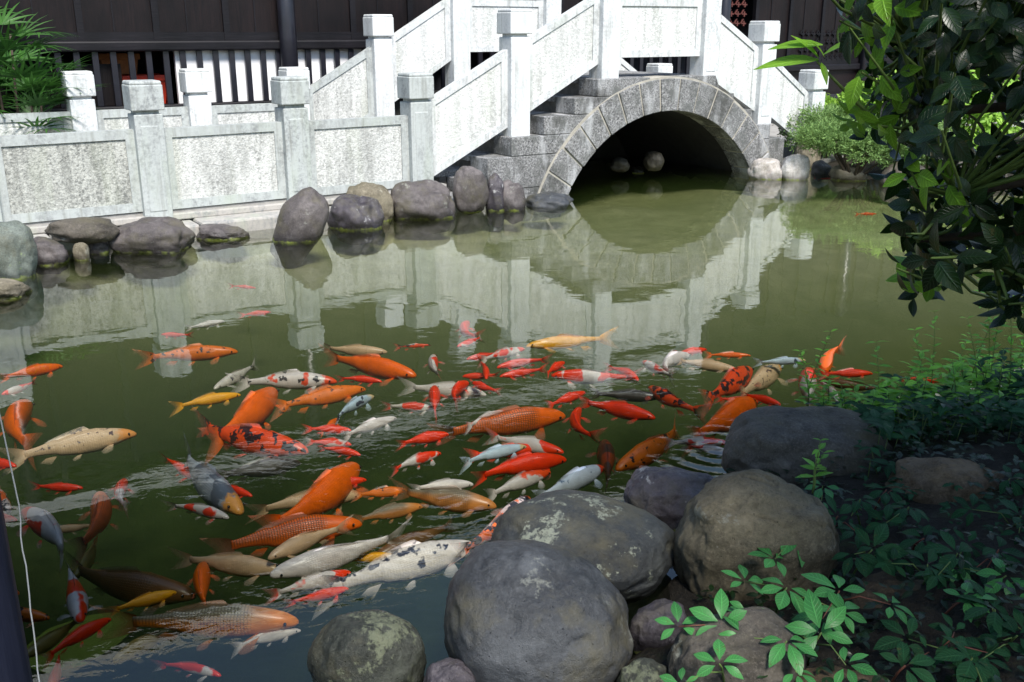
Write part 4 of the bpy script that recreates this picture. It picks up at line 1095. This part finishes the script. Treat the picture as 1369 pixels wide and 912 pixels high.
juniper('juniper_bush', 1190, 130, 1310, 236, 242, 'juniper glimpsed behind the overhanging leaves', 1200, 3, dback=.6)
juniper('shrub', 1150, 60, 1260, 230, 232, 'tall bright green shrub behind the junipers', 500, 4, 'leafy', 1.2)
juniper('shrub', 1265, 70, 1420, 235, 240, 'tall bright green shrub at the right edge behind the dark leaves', 600, 5, 'leafy', 1.2)
juniper('shrub', 1120, 100, 1190, 200, 225, 'small pale green shrub between the junipers and the building', 250, 6, 'leafy', 1.6)

# fan palms between the far balustrade and the building
def fanpalm(s, t, h, nl, lab, seed, big=1.25):
    r_ = random.Random(seed); P0 = W(s, t, .16); root = empty('fan_palm', P0); tag(root, lab, 'palm', 'fan palms by the timber building')
    for k in range(3):
        a = r_.uniform(0, 6.28); st = MB(); st.tube([(math.cos(a)*.08, math.sin(a)*.08, -.02), (math.cos(a)*.1, math.sin(a)*.1, h*.5), (math.cos(a)*.14, math.sin(a)*.14, h*r_.uniform(.8, 1))], [.017, .014, .010], 6); st.build('stem', M_BARK, root)
    fo = MB()
    for i in range(nl):
        a = r_.uniform(0, 6.28); el = r_.uniform(-.1, 1.1); base = Vector((math.cos(a)*.1, math.sin(a)*.1, h*r_.uniform(.45, 1)))
        pd = Vector((math.cos(a)*math.cos(el), math.sin(a)*math.cos(el), math.sin(el))); tip = base + pd*.28*big*r_.uniform(.7, 1.1)
        fo.tube([base, (base+tip)/2 + Vector((0, 0, .02)), tip], [.005, .004, .003], 4, cap=False)
        s1 = pd.cross(Vector((0, 0, 1))).normalized(); up = s1.cross(pd)
        for j in range(9):
            q = (j-4)/4*1.35; d = pd*math.cos(q) + s1*math.sin(q) + up*.12
            fo.leaf(tip, d, up + rvec(r_, .1), .30*big*(1-.12*abs(q)), .026*big, .30, .15, 0, seg=4, shape=.7)
    fo.build('foliage', L_PALM, root)
fanpalm(-3.25, 2.5, 1.5, 34, 'taller fan palm at the upper left corner against the timber wall', 1)
fanpalm(-3.05, 2.4, .85, 34, 'lower fan palm spilling over the far balustrade at the left', 2)
fanpalm(-3.75, 2.45, 1.1, 30, 'fan palm cut by the left photo edge', 3)

# creepers with five-fingered leaves on the shaded bank
def bank_z(p):
    return max(.02, ground_z(p.x, p.y))
def rosette(mb, p, up, r_, Lm, n=5):
    a0 = r_.uniform(0, 6.28); s1 = up.cross(Vector((1, .2, 0))).normalized(); s2 = up.cross(s1)
    for k in range(n):
        a = a0 + (k-(n-1)/2)*.98; rad = s1*math.cos(a) + s2*math.sin(a); L = Lm*(1-.13*abs(k-(n-1)/2))*r_.uniform(.9, 1.1)
        mb.leaf(p + rad*.012, rad*.9 + up*.10 - Vector((0, .22, 0)), up + rvec(r_, .22), L, L*.50, .30*r_.uniform(.4, 2.2), .14, 0, seg=8, shape=1.45)
VIEW = Vector((0, -.8, .6)).normalized()
def sprig(x, y, hgt, lm, lab, mat, seed, n=5, extra=2, z0=None):
    r_ = random.Random(seed); lm *= 1.45
    P = at(x, y, .25 if z0 is None else z0); base = Vector((P.x + r_.uniform(-.04, .04), P.y + .05, max(.0, P.z - hgt)))
    root = empty('creeper_sprig', base); tag(root, lab, 'creeper', 'five-leaved creeper sprigs on the near bank')
    top = P - base; st = MB(); fo = MB()
    st.tube([(0, 0, -.03), top*.5 + rvec(r_, .015), top], [.0035, .003, .002], 5); 
    up = (Vector((0, -.35, 1)) + rvec(r_, .35)).normalized(); rosette(fo, top, up, r_, lm, n)
    for e in range(extra):
        q = top + Vector((r_.uniform(-1, 1)*lm*1.6, r_.uniform(-1, 1)*lm*1.3, -r_.uniform(.005, .04)))
        st.tube([top*.5, (top*.6+q*.4), q], [.0025, .002, .0015], 4); rosette(fo, q, (Vector((0, -.3, 1)) + rvec(r_, .4)).normalized(), r_, lm*r_.uniform(.6, .85), n)
    st.build('stem', M_REDSTEM if seed % 3 == 0 else M_STEM, root); fo.build('leaves', mat, root)
SPR = [(1064, 713, .12, .060, 'creeper sprig with big bright leaves over the olive-brown boulder', 0), (1052, 786, .10, .052, 'bright creeper sprig at the lower right edge of the olive-brown boulder', 0),
 (1122, 790, .10, .058, 'bright creeper sprig right of the lower one on the olive boulder', 0), (1052, 857, .08, .050, 'bright creeper sprig low on the grey boulder at the bottom', 0), (1098, 846, .10, .060, 'long-leaved creeper sprig at the right shoulder of the bottom grey boulder', 0),
 (965, 834, .10, .055, 'pale bright creeper sprig at the top left of the bottom grey boulder', 0), (962, 888, .08, .045, 'small pale creeper sprig at the bottom edge below another pale one', 0), (1000, 818, .08, .038, 'small creeper sprig between the olive and the bottom grey boulder', 0),
 (1120, 690, .10, .052, 'creeper sprig in half shade right of the olive boulder top', 1), (1166, 735, .10, .060, 'large half-shaded creeper sprig in the middle of the dark bank', 1), (1215, 678, .10, .050, 'creeper sprig lying before the brown boulder', 1),
 (1185, 655, .10, .045, 'creeper sprig at the right foot of the broad dark boulder', 1), (1280, 740, .10, .062, 'dusky blue-green creeper sprig below the brown boulder', 1), (1240, 755, .10, .050, 'dusky creeper sprig above the low brown boulder', 1),
 (1335, 735, .10, .060, 'dusky creeper sprig at the right edge below the brown boulder', 1), (1300, 880, .08, .060, 'creeper sprig in the bottom right corner', 1), (1330, 815, .10, .062, 'upright bluish creeper sprig at the lower right edge', 1), (1270, 860, .09, .050, 'creeper sprig right of the low brown boulder', 1),
 (1345, 770, .10, .050, 'bright creeper sprig at the right edge in mid height of the bank', 0), (1365, 690, .10, .050, 'dim creeper sprig cut by the right edge beside the brown boulder', 1), (1210, 890, .08, .045, 'dim creeper sprig at the bottom edge under the low brown boulder', 1),
 (1100, 650, .10, .036, 'small creeper sprig trailing over the top of the olive boulder', 0), (1150, 668, .10, .040, 'small half-shaded creeper sprig between the broad and the olive boulder', 1), (1235, 720, .08, .045, 'dim creeper sprig directly under the brown boulder', 1), (1360, 850, .08, .055, 'dim creeper sprig cut by the right edge near the bottom', 1),
 (1350, 640, .12, .050, 'dim creeper sprig above the brown boulder at the right edge', 1), (1290, 800, .07, .045, 'bright-edged creeper sprig above the bottom right corner', 0)]
for i, (x, y, hg, lm, lab, md) in enumerate(SPR): sprig(x, y, hg, lm, lab, L_CREEPD if md else L_CREEP, 40+i, 5, 2 if lm > .045 else 1)  # sprigs in shade take the leaf colour darkened for it

# upright weeds with small leaves at the water edge
def weed(x, y, hpx, lab, seed, lm=.030, lean=0.0, dens=11, zb=.05, mat=None):
    r_ = random.Random(seed); P = at(x, y, zb); DD = math.sqrt(P.x**2 + P.y**2 + 2.2); h = hpx*DD/FPX*1.2
    root = empty('weed', P); tag(root, lab, 'weed', 'leafy weeds at the water edge'); st = MB(); fo = MB()
    for k in range(2):
        ln = lean + r_.uniform(-.25, .25); hh = h*(1 if k == 0 else r_.uniform(.5, .85)); b0 = Vector((r_.uniform(-.03, .03)*k, r_.uniform(-.03, .03)*k, -.05))
        pts = [b0 + Vector((ln*hh*q*q, r_.uniform(-.01, .01), hh*q + .03)) for q in (0, .33, .66, 1)]; st.tube([b0]+pts, [.003, .0028, .0024, .002, .0012], 5)
        for j in range(dens):
            q = .18 + .82*j/(dens-1); f = q*3; i0 = min(2, int(f)); p = pts[i0].lerp(pts[i0+1], f-i0); a = j*2.3 + r_.uniform(-.3, .3)
            for sg in (0, math.pi):
                d = Vector((math.cos(a+sg), math.sin(a+sg), r_.uniform(.1, .7))); L = 2.2*lm*r_.uniform(.7, 1.2)*(1.15-.45*q)
                fo.leaf(p, d, Vector((0, 0, 1)) + rvec(r_, .3), L, L*.42, .25, .15, 0, seg=3)
    st.build('stem', M_STEM, root); fo.build('leaves', mat or L_WEED, root)
WD = [(883, 0, 0, '', 0)]
WEEDS = [(1078, 545, 90, 'thin weed sprouting right behind the broad dark boulder', .022), (1108, 552, 45, 'short dark-leaved weed behind the broad boulder', .03), (1150, 575, 60, 'bright weed at the right shoulder of the broad boulder', .032), (1172, 585, 110, 'tall thin weed rising over the water right of the broad boulder', .030),
 (1195, 570, 70, 'bushy bright weed in the left of the weed patch', .034), (1222, 575, 90, 'weed with pointed leaves in the middle of the weed patch', .034), (1240, 560, 120, 'tall spreading weed with tiny leaves over the open water', .024), (1262, 560, 70, 'low broad-leaved weed in the weed patch', .040),
 (1290, 540, 95, 'dense bright weed near the right edge', .030), (1318, 545, 160, 'tallest weed with a feathery top at the right edge', .028), (1345, 550, 120, 'weed standing at the right picture edge', .034), (1210, 600, 60, 'darker low weed before the brown boulder', .036), (1250, 600, 50, 'low weed above the brown boulder', .034),
 (1300, 590, 60, 'shaded weed above the right end of the brown boulder', .038), (1340, 600, 60, 'shaded weed at the right edge above the brown boulder', .036), (1362, 520, 150, 'tall weed cut by the right picture edge', .030), (1272, 520, 60, 'small weed over the water at the back of the weed patch', .026)]
WEEDS += [(1130, 568, 50, 'low weed hugging the right slope of the broad boulder', .032), (1185, 590, 60, 'leafy weed at the foot of the tall thin weed', .036), (1232, 585, 75, 'rounded clump weed in the front of the weed patch', .038),
 (1275, 575, 80, 'clump weed with upright leaves before the patch end', .036), (1305, 560, 110, 'narrow erect weed left of the tallest feathery one', .028), (1330, 575, 90, 'dark bushy shaded weed near the right edge', .038), (1165, 610, 45, 'shaded small weed right behind the broad boulder', .034), (1225, 620, 45, 'shaded weed trailing over the left of the brown boulder', .034), (1358, 575, 100, 'shaded weed cut by the right edge under the tall one', .036)]
for i, (x, y, hp, lab, lm) in enumerate(WEEDS): weed(x, y, hp, lab, 70+i, lm, dens=12 if hp > 80 else 9, mat=L_CREEPD if 'shaded' in lab or 'darker' in lab else None)  # weeds in shade take the shade-darkened creeper colour
weed(1088, 640, 50, 'spindly sprout with a curled brown tip on the olive boulder', 99, .022, .1, 5, zb=.33)

# yellow-green moss at the arch foot
def moss(x, y, r0, lab, seed):
    r_ = random.Random(seed); P = at(x, y, .03); mb = MB()
    for i in range(260):
        a = r_.uniform(0, 6.28); q = r_.random()**.6*r0; mb.leaf((math.cos(a)*q, math.sin(a)*q*.6, (r0-q)*.35), rvec(r_)+Vector((0, 0, .7)), rvec(r_), .018, .009, .1, .1, 0, seg=2)
    o = mb.build('moss', m_leaf('moss_green', (.16, .20, .01), (.34, .38, .03), .2, .7), None, P); tag(o, lab, 'moss', kind='stuff')
moss(706, 254, .10, 'yellow-green moss tuft at the left foot of the arch', 1)
moss(350, 300, .08, 'yellow-green moss left of the peaked boulder', 2)

# white string beside the dark post
sb = MB(); r_ = random.Random(2); pts = []
for k in range(14):
    q = k/13; pts.append(atd(24 + 32*q + r_.uniform(-1.5, 1.5), 676 + 260*q, 1.62))
sb.tube([pts[0] + Vector((-.02, 0, .5))] + pts, .0011, 6); so_ = sb.build('string', m_simple('white_string', (.30, .31, .31), .8, .1)); tag(so_, 'thin white string hanging beside the dark pole', 'string')

# low dark ground cover on the shaded bank
r_ = random.Random(77); gc = MB(); k = 0
while k < 6500:
    x, y = r_.uniform(.55, 4.2), r_.uniform(1.2, 4.6)
    if sdist(x, y) < .03: continue
    px_, py_ = proj((x, y, .1))
    if px_ < 930: continue
    z = ground_z(x, y); p = Vector((x, y, z + r_.uniform(0, .07 if y < 3.4 else .16))); a = r_.uniform(0, 6.28)
    for q in range(r_.choice((1, 2, 3))):
        d = Vector((math.cos(a+q*1.3), math.sin(a+q*1.3), r_.uniform(-.1, .4))); L = r_.uniform(.015, .042)
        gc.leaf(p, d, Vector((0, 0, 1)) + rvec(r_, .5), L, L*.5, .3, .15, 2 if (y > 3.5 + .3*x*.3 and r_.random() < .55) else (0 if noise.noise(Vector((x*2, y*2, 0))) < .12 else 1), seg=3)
    k += 1
tag(gc.build('ground_cover', [L_DARK, L_CREEPD, L_WEED]), kind='stuff')
# fuller leafy undergrowth between the weeds and the brown boulder
r_ = random.Random(91); ug = MB(); k = 0
while k < 1500:
    x, y = r_.uniform(.9, 3.6), r_.uniform(2.6, 4.9)
    if sdist(x, y) < .0: continue
    px_, py_ = proj((x, y, .12))
    if px_ < 1150 or py_ > 655 or py_ < 480: continue
    if ((px_-1268)/95)**2 + ((py_-660)/50)**2 < 1: continue
    z = ground_z(x, y); hh = r_.uniform(.03, .17); b0 = Vector((x, y, z-.02)); tp = Vector((x + r_.uniform(-.04, .04), y + r_.uniform(-.04, .04), z + hh))
    if k % 3 == 0: ug.tube([b0, tp], [.002, .0012], 4, m=2)
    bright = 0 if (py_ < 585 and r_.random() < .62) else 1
    a = r_.uniform(0, 6.28)
    for q in range(r_.choice((2, 3, 4))):
        d = Vector((math.cos(a+q*1.9), math.sin(a+q*1.9), r_.uniform(-.1, .5))); L = r_.uniform(.035, .078)
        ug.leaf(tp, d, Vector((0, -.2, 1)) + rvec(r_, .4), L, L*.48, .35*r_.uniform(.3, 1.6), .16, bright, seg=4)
    k += 1
tag(ug.build('undergrowth', [L_WEED, L_CREEPD, M_STEM]), kind='stuff')
# ------------------------------------------------------------------ light
w = bpy.data.worlds.new('World'); sc.world = w; w.use_nodes = True; nt = w.node_tree
sky = nt.nodes.new('ShaderNodeTexSky'); sky.sky_type = 'NISHITA'; sky.sun_disc = False
SEL, SAZ = R(52), R(158)       # azimuth measured clockwise from +Y
sky.sun_elevation = SEL; sky.sun_rotation = SAZ; sky.air_density = 1.2; sky.dust_density = .6; sky.ozone_density = 1.8
nt.links.new(sky.outputs[0], nt.nodes['Background'].inputs[0]); nt.nodes['Background'].inputs[1].default_value = .11
sl = bpy.data.lights.new('sun', 'SUN'); sl.energy = 3.5; sl.angle = R(18); sl.color = (1, .95, .88)
so = bpy.data.objects.new('sun', sl); COL.objects.link(so)
dv = Vector((math.sin(SAZ)*math.cos(SEL), math.cos(SAZ)*math.cos(SEL), math.sin(SEL)))
so.rotation_euler = (-dv).to_track_quat('-Z', 'Y').to_euler(); so.location = dv*20
sc.view_settings.view_transform = 'Standard'; sc.view_settings.look = 'None'; sc.view_settings.exposure = .95; sc.view_settings.gamma = 1; sc.view_settings.use_curve_mapping = False
sc.render.engine = 'CYCLES'; c_ = sc.cycles
c_.use_denoising = True; c_.max_bounces = 10; c_.transparent_max_bounces = 24; c_.volume_bounces = 1; c_.transmission_bounces = 6; c_.diffuse_bounces = 3; c_.glossy_bounces = 3
c_.caustics_reflective = False; c_.caustics_refractive = False; c_.sample_clamp_indirect = 6
